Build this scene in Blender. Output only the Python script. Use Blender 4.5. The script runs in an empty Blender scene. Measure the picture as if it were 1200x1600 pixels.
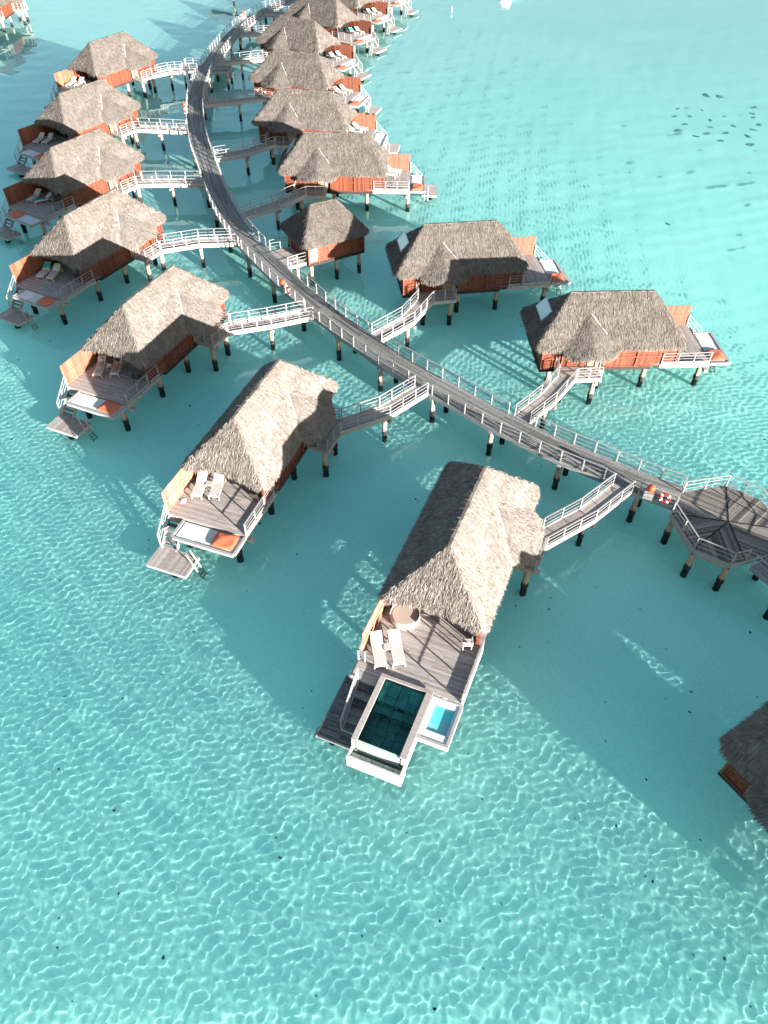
import bpy, math, random
import numpy as np
from mathutils import Vector, Matrix

random.seed(11)
RNG = np.random.default_rng(5)
R = math.radians
SC = bpy.context.scene
COL = SC.collection

# ------------------------------------------------------------------ camera, sky, sun, exposure
cam = bpy.data.cameras.new("camera")
cam_o = bpy.data.objects.new("camera", cam)
COL.objects.link(cam_o)
SC.camera = cam_o
cam.sensor_fit = 'HORIZONTAL'
cam.sensor_width = 36.0
cam.lens = 36.0 * 1148.5 / 1200.0
cam.clip_end = 8000.0
pit, rol = R(46.503), R(-0.363)
fwd = Vector((0, math.cos(pit), -math.sin(pit)))
rgt = Vector((1, 0, 0))
dwn = Vector((0, -math.sin(pit), -math.cos(pit)))
r2 = rgt * math.cos(rol) + dwn * math.sin(rol)
d2 = dwn * math.cos(rol) - rgt * math.sin(rol)
mat = Matrix(((r2.x, -d2.x, -fwd.x, 0), (r2.y, -d2.y, -fwd.y, 0), (r2.z, -d2.z, -fwd.z, 36.6), (0, 0, 0, 1)))
cam_o.matrix_world = mat

SUN_AZ, SUN_EL = -46.5, 10.0
world = bpy.data.worlds.new("World")
SC.world = world
world.use_nodes = True
wn = world.node_tree
bg = wn.nodes['Background']
sky = wn.nodes.new('ShaderNodeTexSky')
sky.sky_type = 'NISHITA'
sky.sun_disc = False
sky.sun_elevation = R(SUN_EL)
sky.sun_rotation = R(90 - SUN_AZ)
sky.air_density = 1.0
sky.dust_density = 1.0
wn.links.new(sky.outputs[0], bg.inputs[0])
bg.inputs[1].default_value = 0.05
sun = bpy.data.lights.new("sun", 'SUN')
sun.energy = 5.0
sun.angle = R(0.5)
sun.color = (1.0, 0.925, 0.86)
sun_o = bpy.data.objects.new("sun", sun)
COL.objects.link(sun_o)
sd = Vector((math.cos(R(SUN_EL)) * math.cos(R(SUN_AZ)), math.cos(R(SUN_EL)) * math.sin(R(SUN_AZ)), math.sin(R(SUN_EL))))
sun_o.rotation_euler = sd.to_track_quat('Z', 'Y').to_euler()
sun.cycles.is_caustics_light = True
SC.view_settings.view_transform = 'Standard'
SC.view_settings.look = 'None'
SC.view_settings.exposure = 2.67
SC.view_settings.gamma = 1.0
SC.render.engine = 'CYCLES'
SC.cycles.use_denoising = True
SC.cycles.max_bounces = 8
SC.cycles.transparent_max_bounces = 8
SC.cycles.sample_clamp_indirect = 6.0

# ------------------------------------------------------------------ materials
def new_mat(name):
    m = bpy.data.materials.new(name)
    m.use_nodes = True
    return m, m.node_tree, m.node_tree.nodes['Principled BSDF']

def ramp(nt, fac, stops):
    r = nt.nodes.new('ShaderNodeValToRGB')
    el = r.color_ramp.elements
    while len(el) < len(stops):
        el.new(0.5)
    for e, (p, c) in zip(el, stops):
        e.position = p
        e.color = (*c, 1)
    nt.links.new(fac, r.inputs[0])
    return r.outputs[0]

def noise(nt, scale, detail=3, vec=None, rough=0.6):
    n = nt.nodes.new('ShaderNodeTexNoise')
    n.inputs['Scale'].default_value = scale
    n.inputs['Detail'].default_value = detail
    n.inputs['Roughness'].default_value = rough
    if vec is not None:
        nt.links.new(vec, n.inputs['Vector'])
    return n.outputs[0]

def objvec(nt, scale=(1, 1, 1)):
    t = nt.nodes.new('ShaderNodeTexCoord')
    mp = nt.nodes.new('ShaderNodeMapping')
    mp.inputs['Scale'].default_value = scale
    nt.links.new(t.outputs['Object'], mp.inputs['Vector'])
    return mp.outputs[0]

def mul(nt, a, b):
    m = nt.nodes.new('ShaderNodeMix')
    m.data_type = 'RGBA'
    m.blend_type = 'MULTIPLY'
    m.inputs[0].default_value = 1.0
    nt.links.new(a, m.inputs[6])
    nt.links.new(b, m.inputs[7])
    return m.outputs[2]

def tone(nt):
    a = nt.nodes.new('ShaderNodeAttribute')
    a.attribute_name = 'tone'
    return a.outputs['Fac']

def bump(nt, p, h, strength=0.3, dist=0.02):
    b = nt.nodes.new('ShaderNodeBump')
    b.inputs['Strength'].default_value = strength
    b.inputs['Distance'].default_value = dist
    nt.links.new(h, b.inputs['Height'])
    nt.links.new(b.outputs[0], p.inputs['Normal'])

def toned(name, lo, hi, nlo=0.75, nscale=(1, 1, 1), nsc=6.0, rough=0.8, bmp=0.2, spec=0.3):
    """colour from the per-face tone attribute, times a stretched noise"""
    m, nt, p = new_mat(name)
    c = ramp(nt, tone(nt), [(0.0, lo), (1.0, hi)])
    n = noise(nt, nsc, 4, objvec(nt, nscale))
    v = ramp(nt, n, [(0.3, (nlo, nlo, nlo)), (0.7, (1, 1, 1))])
    nt.links.new(mul(nt, c, v), p.inputs['Base Color'])
    p.inputs['Roughness'].default_value = rough
    p.inputs['Specular IOR Level'].default_value = spec
    if bmp:
        bump(nt, p, n, bmp)
    return m

M = {}
def thatch_mat():
    m, nt, p = new_mat('thatch')
    c = ramp(nt, tone(nt), [(0.0, (0.07, 0.06, 0.05)), (0.35, (0.178, 0.158, 0.140)), (1.0, (0.315, 0.288, 0.266))])
    v = ramp(nt, noise(nt, 1.1, 5, objvec(nt), 0.7), [(0.32, (0.62, 0.60, 0.57)), (0.62, (1, 1, 1))])
    oi = nt.nodes.new('ShaderNodeObjectInfo')
    nt.links.new(mul(nt, mul(nt, c, v), oi.outputs['Color']), p.inputs['Base Color'])
    p.inputs['Roughness'].default_value = 0.95
    p.inputs['Specular IOR Level'].default_value = 0.1
    return m
M['thatch'] = thatch_mat()
AGE = {'A': 1.0, 'B': 0.97, 'C': 0.86, 'D': 0.82, 'E': 0.76, 'F': 0.74, 'G': 0.72, 'R1': 0.74, 'R2': 0.71, 'R3': 0.72, 'R4': 0.77, 'R5': 0.75, 'R6': 0.79, 'R7': 0.78, 'R8': 0.8, 'R9': 0.8, 'Z': 0.85, 'Y': 0.66, 'NW': 0.7}
M['deck'] = toned('deck_wood', (0.23, 0.205, 0.186), (0.44, 0.40, 0.375), 0.62, (14, 1.2, 6), 2.0, 0.7, 0.15)
M['walk'] = toned('boardwalk_wood', (0.075, 0.077, 0.072), (0.30, 0.30, 0.285), 0.55, (3, 3, 3), 2.5, 0.7, 0.15)
M['octo'] = toned('platform_wood', (0.045, 0.04, 0.036), (0.30, 0.275, 0.245), 0.55, (3, 3, 3), 2.5, 0.7, 0.15)
M['rail'] = toned('weathered_rail_wood', (0.19, 0.185, 0.18), (0.345, 0.333, 0.32), 0.75, (3, 3, 3), 3.0, 0.6, 0.1)
M['walkrail'] = toned('grey_rail_wood', (0.20, 0.20, 0.195), (0.36, 0.355, 0.345), 0.7, (3, 3, 3), 3.0, 0.6, 0.1)
M['beam'] = toned('pale_timber_beam', (0.30, 0.245, 0.205), (0.46, 0.40, 0.355), 0.6, (2, 2, 2), 2.0, 0.7, 0.1)
M['red'] = toned('red_timber', (0.10, 0.026, 0.013), (0.21, 0.060, 0.029), 0.6, (8, 8, 0.6), 1.5, 0.6, 0.1)
def screen_mat():
    m, nt, p = new_mat('orange_timber')
    c = ramp(nt, tone(nt), [(0.0, (0.13, 0.036, 0.018)), (1.0, (0.25, 0.083, 0.042))])
    n = noise(nt, 1.5, 4, objvec(nt, (8, 8, 0.6)))
    v = ramp(nt, n, [(0.3, (0.72, 0.72, 0.72)), (0.7, (1, 1, 1))])
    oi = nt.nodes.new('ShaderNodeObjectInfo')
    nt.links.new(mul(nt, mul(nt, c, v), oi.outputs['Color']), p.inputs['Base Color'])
    p.inputs['Roughness'].default_value = 0.6
    bump(nt, p, n, 0.15)
    return m
M['screen'] = screen_mat()
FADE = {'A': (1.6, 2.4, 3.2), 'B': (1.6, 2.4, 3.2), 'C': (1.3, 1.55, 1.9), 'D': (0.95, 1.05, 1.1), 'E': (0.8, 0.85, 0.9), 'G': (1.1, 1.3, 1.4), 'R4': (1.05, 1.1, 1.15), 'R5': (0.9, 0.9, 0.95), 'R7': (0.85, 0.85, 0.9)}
M['dark'] = toned('dark_timber', (0.016, 0.013, 0.011), (0.04, 0.032, 0.027), 0.7, (2, 2, 2), 2.0, 0.8, 0.0)
M['door'] = toned('tan_door', (0.30, 0.19, 0.12), (0.35, 0.23, 0.15), 0.8, (5, 5, 1), 2.0, 0.6, 0.05)
M['white'] = toned('white_fabric', (0.42, 0.40, 0.385), (0.53, 0.505, 0.485), 0.92, (1, 1, 1), 8.0, 0.9, 0.05)
M['pale'] = toned('pale_blue_surface', (0.40, 0.48, 0.48), (0.60, 0.65, 0.65), 0.85, (1, 1, 1), 1.2, 0.5, 0.05)  # pale tub ledge; also paints the sky reflection on the glass floor
M['orange'] = toned('orange_fabric', (0.48, 0.125, 0.06), (0.58, 0.17, 0.085), 0.8, (1, 1, 1), 3.0, 0.8, 0.3)
M['teal'] = toned('teal_fabric', (0.01, 0.27, 0.26), (0.02, 0.36, 0.34), 0.85, (1, 1, 1), 6.0, 0.9, 0.1)
M['mint'] = toned('mint_fabric', (0.34, 0.46, 0.38), (0.40, 0.52, 0.44), 0.9, (1, 1, 1), 6.0, 0.9, 0.1)
M['metalframe'] = toned('pale_frame', (0.42, 0.385, 0.35), (0.48, 0.45, 0.41), 0.9, (1, 1, 1), 5.0, 0.5, 0.0)
M['rattan'] = toned('pale_rattan', (0.42, 0.36, 0.31), (0.50, 0.44, 0.385), 0.8, (6, 6, 30), 2.0, 0.7, 0.2)
M['taupe'] = toned('taupe_fabric', (0.36, 0.295, 0.25), (0.40, 0.335, 0.29), 0.92, (1, 1, 1), 9.0, 0.9, 0.05)
M['darkwood'] = toned('dark_furniture', (0.035, 0.025, 0.02), (0.06, 0.045, 0.035), 0.8, (2, 2, 2), 3.0, 0.6, 0.0)
M['redpaint'] = toned('red_plastic', (0.42, 0.025, 0.018), (0.48, 0.03, 0.022), 0.9, (1, 1, 1), 3.0, 0.4, 0.0)
M['orangepl'] = toned('orange_plastic', (0.52, 0.055, 0.02), (0.58, 0.07, 0.025), 0.9, (1, 1, 1), 3.0, 0.4, 0.0)
M['whitepl'] = toned('white_plastic', (0.74, 0.74, 0.74), (0.80, 0.80, 0.80), 0.9, (1, 1, 1), 3.0, 0.35, 0.0)
M['black'] = toned('black_fabric', (0.012, 0.012, 0.014), (0.02, 0.02, 0.022), 0.8, (1, 1, 1), 3.0, 0.8, 0.0)
M['flash'] = toned('pale_flashing', (0.40, 0.42, 0.42), (0.52, 0.54, 0.54), 0.7, (1, 1, 1), 5.0, 0.4, 0.0)
M['skin'] = toned('skin', (0.45, 0.24, 0.16), (0.50, 0.27, 0.18), 0.95, (1, 1, 1), 5.0, 0.6, 0.0)
M['hair'] = toned('dark_hair', (0.015, 0.01, 0.008), (0.03, 0.02, 0.015), 0.8, (1, 1, 1), 9.0, 0.6, 0.0)
M['shirt'] = toned('pale_blue_cloth', (0.42, 0.55, 0.72), (0.70, 0.76, 0.82), 0.8, (1, 1, 1), 7.0, 0.9, 0.0)
M['plaster'] = toned('white_rendered_wall', (0.36, 0.342, 0.325), (0.44, 0.42, 0.40), 0.85, (1, 1, 1), 2.0, 0.7, 0.05)
M['coral'] = toned('dark_coral', (0.13, 0.22, 0.21), (0.24, 0.36, 0.34), 0.5, (3, 3, 3), 3.0, 0.9, 0.0)
M['weed'] = toned('dark_weed', (0.02, 0.045, 0.042), (0.08, 0.13, 0.12), 0.6, (3, 3, 3), 3.0, 0.9, 0.0)

# concrete pile, black growth up to 0.6 m over the water
m, nt, p = new_mat('pile_concrete')
g = nt.nodes.new('ShaderNodeNewGeometry')
sx = nt.nodes.new('ShaderNodeSeparateXYZ')
nt.links.new(g.outputs['Position'], sx.inputs[0])
nz = noise(nt, 5.0, 3, g.outputs['Position'])
ad = nt.nodes.new('ShaderNodeMath')
ad.operation = 'MULTIPLY_ADD'
nt.links.new(nz, ad.inputs[0])
ad.inputs[1].default_value = 0.7
nt.links.new(sx.outputs[2], ad.inputs[2])
base = ramp(nt, noise(nt, 3.0, 4, g.outputs['Position']), [(0.3, (0.24, 0.17, 0.115)), (0.7, (0.38, 0.29, 0.215))])
band = ramp(nt, ad.outputs[0], [(0.80, (0, 0, 0)), (0.90, (1, 1, 1))])
mx = nt.nodes.new('ShaderNodeMix')
mx.data_type = 'RGBA'
nt.links.new(band, mx.inputs[0])
mx.inputs[6].default_value = (0.010, 0.010, 0.010, 1)
nt.links.new(base, mx.inputs[7])
nt.links.new(mx.outputs[2], p.inputs['Base Color'])
p.inputs['Roughness'].default_value = 0.8
M['pile'] = m

# roof window, dark terrace glass
m, nt, p = new_mat('roof_window_glass')
p.inputs['Base Color'].default_value = (0.42, 0.56, 0.56, 1)
p.inputs['Roughness'].default_value = 0.12
M['skylight'] = m
m, nt, p = new_mat('dark_glass')
p.inputs['Base Color'].default_value = (0.012, 0.016, 0.016, 1)
p.inputs['Roughness'].default_value = 0.06
M['glass'] = m

# pool stone
m, nt, p = new_mat('pool_stone')
br = nt.nodes.new('ShaderNodeTexBrick')
br.inputs['Scale'].default_value = 1.0
br.inputs['Brick Width'].default_value = 0.62
br.inputs['Row Height'].default_value = 0.42
br.inputs['Mortar Size'].default_value = 0.012
br.inputs['Color1'].default_value = (0.72, 0.80, 0.74, 1)
br.inputs['Color2'].default_value = (0.42, 0.52, 0.48, 1)
br.inputs['Mortar'].default_value = (0.035, 0.055, 0.05, 1)
ov = objvec(nt, (1, 1, 1))
wob = nt.nodes.new('ShaderNodeMix')
wob.data_type = 'RGBA'
wob.inputs[0].default_value = 0.28
nt.links.new(ov, wob.inputs[6])
nw = nt.nodes.new('ShaderNodeTexNoise')
nw.inputs['Scale'].default_value = 1.3
nt.links.new(ov, nw.inputs['Vector'])
nt.links.new(nw.outputs['Color'], wob.inputs[7])
nt.links.new(wob.outputs[2], br.inputs['Vector'])
pv = ramp(nt, noise(nt, 3.5, 4, ov), [(0.3, (0.55, 0.55, 0.55)), (0.7, (1, 1, 1))])
nt.links.new(mul(nt, mul(nt, br.outputs[0], pv), ramp(nt, tone(nt), [(0.0, (0.2, 0.2, 0.2)), (1.0, (1, 1, 1))])), p.inputs['Base Color'])  # tone paints depth shading into one stone: shelf lit, floor dark
p.inputs['Roughness'].default_value = 0.6
M['poolstone'] = m
m, nt, p = new_mat('turquoise_tub')
nt.links.new(ramp(nt, noise(nt, 1.6, 2, objvec(nt)), [(0.4, (0.16, 0.42, 0.43)), (0.62, (0.06, 0.50, 0.54))]), p.inputs['Base Color'])
p.inputs['Roughness'].default_value = 0.3
p.inputs['Coat Weight'].default_value = 1.0
p.inputs['Coat Roughness'].default_value = 0.05
p.inputs['Coat IOR'].default_value = 1.33
M['tub'] = m

def still_water(name, tint):
    m = bpy.data.materials.new(name)
    m.use_nodes = True
    nt = m.node_tree
    nt.nodes.clear()
    out = nt.nodes.new('ShaderNodeOutputMaterial')
    mxs = nt.nodes.new('ShaderNodeMixShader')
    tr = nt.nodes.new('ShaderNodeBsdfTransparent')
    tr.inputs[0].default_value = (*tint, 1)
    gl = nt.nodes.new('ShaderNodeBsdfGlossy')
    gl.inputs['Roughness'].default_value = 0.03
    fr = nt.nodes.new('ShaderNodeFresnel')
    fr.inputs[0].default_value = 1.33
    nzz = nt.nodes.new('ShaderNodeTexNoise')
    nzz.inputs['Scale'].default_value = 3.0
    b = nt.nodes.new('ShaderNodeBump')
    b.inputs['Strength'].default_value = 0.25
    b.inputs['Distance'].default_value = 0.03
    nt.links.new(nzz.outputs[0], b.inputs['Height'])
    nt.links.new(b.outputs[0], gl.inputs['Normal'])
    nt.links.new(fr.outputs[0], mxs.inputs[0])
    nt.links.new(tr.outputs[0], mxs.inputs[1])
    nt.links.new(gl.outputs[0], mxs.inputs[2])
    nt.links.new(mxs.outputs[0], out.inputs[0])
    return m
M['poolwater'] = still_water('pool_water', (0.58, 0.90, 0.86))

# lagoon water and sand
m = bpy.data.materials.new('lagoon_water')
m.use_nodes = True
nt = m.node_tree
nt.nodes.clear()
out = nt.nodes.new('ShaderNodeOutputMaterial')
gl = nt.nodes.new('ShaderNodeBsdfGlass')
gl.inputs['IOR'].default_value = 1.33
gl.inputs['Roughness'].default_value = 0.0
gl.inputs['Color'].default_value = (0.745, 0.99, 0.967, 1)
nt.links.new(gl.outputs[0], out.inputs[0])
M['water'] = m
m, nt, p = new_mat('lagoon_sand')
g = nt.nodes.new('ShaderNodeNewGeometry')
n1 = noise(nt, 0.06, 4, g.outputs['Position'])
c = ramp(nt, n1, [(0.3, (0.66, 0.86, 0.82)), (0.7, (0.78, 0.94, 0.88))])
n2 = noise(nt, 9.0, 3, g.outputs['Position'])
c2 = ramp(nt, n2, [(0.3, (0.86, 0.86, 0.86)), (0.7, (1, 1, 1))])
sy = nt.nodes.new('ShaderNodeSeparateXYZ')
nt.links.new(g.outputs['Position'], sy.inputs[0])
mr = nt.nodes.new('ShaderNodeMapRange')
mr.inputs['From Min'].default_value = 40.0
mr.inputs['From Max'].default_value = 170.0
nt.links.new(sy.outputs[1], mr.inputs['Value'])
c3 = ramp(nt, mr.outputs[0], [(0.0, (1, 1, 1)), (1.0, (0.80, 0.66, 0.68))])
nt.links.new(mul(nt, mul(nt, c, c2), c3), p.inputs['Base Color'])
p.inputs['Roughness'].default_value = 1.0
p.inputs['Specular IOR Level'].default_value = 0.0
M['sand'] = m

# ------------------------------------------------------------------ mesh helpers
class MB:
    """collects shapes; build() makes one mesh (mirrored in y when m = -1)"""
    def __init__(s, m=1):
        s.v, s.f, s.t, s.m = [], [], [], m

    def add(s, vs, fs, t=None):
        o = len(s.v)
        s.v += [tuple(v) for v in vs]
        t = random.random() if t is None else t
        for f in fs:
            s.f.append(tuple(i + o for i in f))
            s.t.append(t)

    def box(s, x0, x1, y0, y1, z0, z1, t=None):
        s.add([(x0, y0, z0), (x1, y0, z0), (x1, y1, z0), (x0, y1, z0), (x0, y0, z1), (x1, y0, z1), (x1, y1, z1), (x0, y1, z1)],
              [(0, 3, 2, 1), (4, 5, 6, 7), (0, 1, 5, 4), (1, 2, 6, 5), (2, 3, 7, 6), (3, 0, 4, 7)], t)

    def bar(s, a, b, w, h, t=None):
        """box of width w, height h along a-b (centre line)"""
        a, b = Vector(a), Vector(b)
        d = (b - a).normalized()
        sd_ = d.cross(Vector((0, 0, 1)))
        if sd_.length < 1e-4:
            sd_ = Vector((1, 0, 0))
        sd_.normalize()
        up = sd_.cross(d)
        sd_, up = sd_ * w / 2, up * h / 2
        vs = [a - sd_ - up, a + sd_ - up, a + sd_ + up, a - sd_ + up, b - sd_ - up, b + sd_ - up, b + sd_ + up, b - sd_ + up]
        s.add(vs, [(0, 1, 2, 3), (7, 6, 5, 4), (1, 0, 4, 5), (2, 1, 5, 6), (3, 2, 6, 7), (0, 3, 7, 4)], t)

    def lathe(s, cx, cy, prof, n=12, t=None):
        """closed surface of revolution; prof = [(r, z)] bottom to top"""
        vs, fs = [], []
        for r, z in prof:
            for k in range(n):
                a = 2 * math.pi * k / n
                vs.append((cx + r * math.cos(a), cy + r * math.sin(a), z))
        for i in range(len(prof) - 1):
            for k in range(n):
                k2 = (k + 1) % n
                fs.append((i * n + k, i * n + k2, (i + 1) * n + k2, (i + 1) * n + k))
        fs.append(tuple(range(n - 1, -1, -1)))
        fs.append(tuple((len(prof) - 1) * n + k for k in range(n)))
        s.add(vs, fs, t)

    def prism(s, pts, z0, z1, t=None):
        n = len(pts)
        vs = [(x, y, z0) for x, y in pts] + [(x, y, z1) for x, y in pts]
        fs = [tuple(range(n - 1, -1, -1)), tuple(range(n, 2 * n))]
        fs += [(k, (k + 1) % n, n + (k + 1) % n, n + k) for k in range(n)]
        s.add(vs, fs, t)

    def mesh(s, name, mt, smooth=False):
        me = bpy.data.meshes.new(name)
        vs, fs = s.v, s.f
        if s.m < 0:
            vs = [(x, -y, z) for x, y, z in vs]
            fs = [tuple(reversed(f)) for f in fs]
        me.from_pydata(vs, [], fs)
        me.materials.append(M[mt])
        at = me.attributes.new('tone', 'FLOAT', 'FACE')
        at.data.foreach_set('value', np.array(s.t, dtype=np.float32))
        if smooth:
            me.polygons.foreach_set('use_smooth', np.ones(len(fs), bool))
        me.update()
        return me

def add_obj(name, me, parent=None, loc=None, rz=None):
    o = bpy.data.objects.new(name, me)
    COL.objects.link(o)
    if parent is not None:
        o.parent = parent
    if loc is not None:
        o.location = loc
    if rz is not None:
        o.rotation_euler = (0, 0, rz)
    return o

def thing(name, label, cat, loc=(0, 0, 0), rz=0.0, group=None, me=None):
    o = add_obj(name, me, None, loc, rz)
    o['label'] = label
    o['category'] = cat
    if group:
        o['group'] = group
    return o

CACHE = {}
def cached(key, fn):
    if key not in CACHE:
        CACHE[key] = fn()
    return CACHE[key]

def dup_tree(src):
    c = src.copy()
    COL.objects.link(c)
    for ch in list(src.children):
        d = dup_tree(ch)
        d.parent = c
    return c

def post_mesh(mt, h=1.08, w=0.075, z0=-0.28):
    def f():
        b = MB()
        b.box(-w / 2, w / 2, -w / 2, w / 2, z0, h, 0.7)
        return b.mesh('post', mt)
    return cached(('post', mt, h, w, z0), f)

def rail_run(parent, pts, mt, h=1.0, mids=2, spacing=1.5, m=1, posts=True, name='railing', kick=False):
    """a railing along a polyline at deck level: rails in one mesh, posts as its children"""
    b = MB(m)
    pts = [Vector(q) for q in pts]
    spots = []
    for a, c in zip(pts[:-1], pts[1:]):
        d = c - a
        L = d.length
        n = max(1, round(L / spacing))
        for i in range(n + 1):
            q = a + d * (i / n)
            if not spots or (spots[-1][0] - q).length > 0.15:
                spots.append((q, math.atan2(d.y, d.x)))
        u = d.normalized()
        e = u * 0.045
        b.bar(a - e + Vector((0, 0, h)), c + e + Vector((0, 0, h)), 0.085, 0.03, random.uniform(.4, 1))
        if kick:
            b.bar(a + Vector((0, 0, 0.12)), c + Vector((0, 0, 0.12)), 0.035, 0.17, random.uniform(.5, 1))
        for k in range(mids):
            z = (0.2 if kick else 0.0) + (h - (0.2 if kick else 0.0)) * (k + 1) / (mids + 1)
            b.bar(a + Vector((0, 0, z)), c + Vector((0, 0, z)), 0.038, 0.03, random.uniform(.2, .9))
    if not posts:
        for q, a in spots:
            b.bar(q + Vector((0, 0, -0.28)), q + Vector((0, 0, h - 0.03)), 0.09, 0.09, random.uniform(.3, .9))
    ro = add_obj(name, b.mesh(name, mt), parent)
    if posts:
        pm = post_mesh(mt, h - 0.027)
        for q, a in spots:
            add_obj('post', pm, ro, (q.x, q.y * m, q.z), a * m)
    return ro

def pile_mesh(top, r=0.17, foot=False):
    def f():
        b = MB()
        b.lathe(0, 0, [(r * 1.12, -3.0), (r * 1.05, 0.0), (r * 1.22, min(0.12, top * .3)), (r * 1.15, min(0.45, top * .6)), (r, min(0.6, top * .8)), (r * 0.97, top)], 14, 0.5)
        if foot:
            b.lathe(0, 0, [(0.5, -3.0), (0.5, -1.5), (0.36, -1.4)], 16, 0.5)
        return b.mesh('pile', 'pile', False)
    return cached(('pile', round(top, 2), r, foot), f)

def pile(parent, x, y, top, r=0.17, foot=False):
    o = add_obj('pile', pile_mesh(top, r, foot), parent, (x, y, 0))
    o.cycles.is_caustics_receiver = True
    return o

# ------------------------------------------------------------------ thatch
def roof_main(x, y):
    zy = 7.18 - 3.08 / 2.96 * np.abs(y)
    zf = 7.18 - 3.08 / 2.59 * (x - 3.235)
    zb = 7.18 - 3.08 / 2.92 * (-3.235 - x)
    return np.minimum(np.minimum(zy, zf), zb)

def roof_porch(x, y):
    return np.where(y > 0.9, 6.06 - 0.68 * (y - 1.1) - 0.34 * np.sqrt((x + 1.85) ** 2 + 0.02), -9.0)

def in_main(x, y):
    xf = 5.85 - 0.35 * (1 - (y / 2.96) ** 2)
    a = (x < xf) & (x > -6.15) & (np.abs(y) < 2.98)
    cx = np.maximum(np.maximum(x - (xf - 0.45), (-6.15 + 0.45) - x), 0)
    cy = np.maximum(np.abs(y) - (2.98 - 0.45), 0)
    return a & (cx * cx + cy * cy < 0.45 ** 2)

def in_porch(x, y):
    e = ((x + 1.85) / 2.12) ** 2 + (np.maximum(y - 2.9, 0) / 1.16) ** 2 <= 1
    return (y > 1.0) & e & (roof_porch(x, y) > roof_main(x, y))

def hut_main(x, y):
    s = 2.48 / 2.72
    return np.minimum(6.5 - s * np.abs(y), 6.5 - s * 2.71 / 2.13 * (np.abs(x) - 1.31))

def in_hut(x, y):
    cx = np.maximum(np.abs(x) - (3.44 - 0.4), 0)
    cy = np.maximum(np.abs(y) - (2.72 - 0.4), 0)
    return (np.abs(x) < 3.44) & (np.abs(y) < 2.72) & (cx * cx + cy * cy < 0.16)

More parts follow.
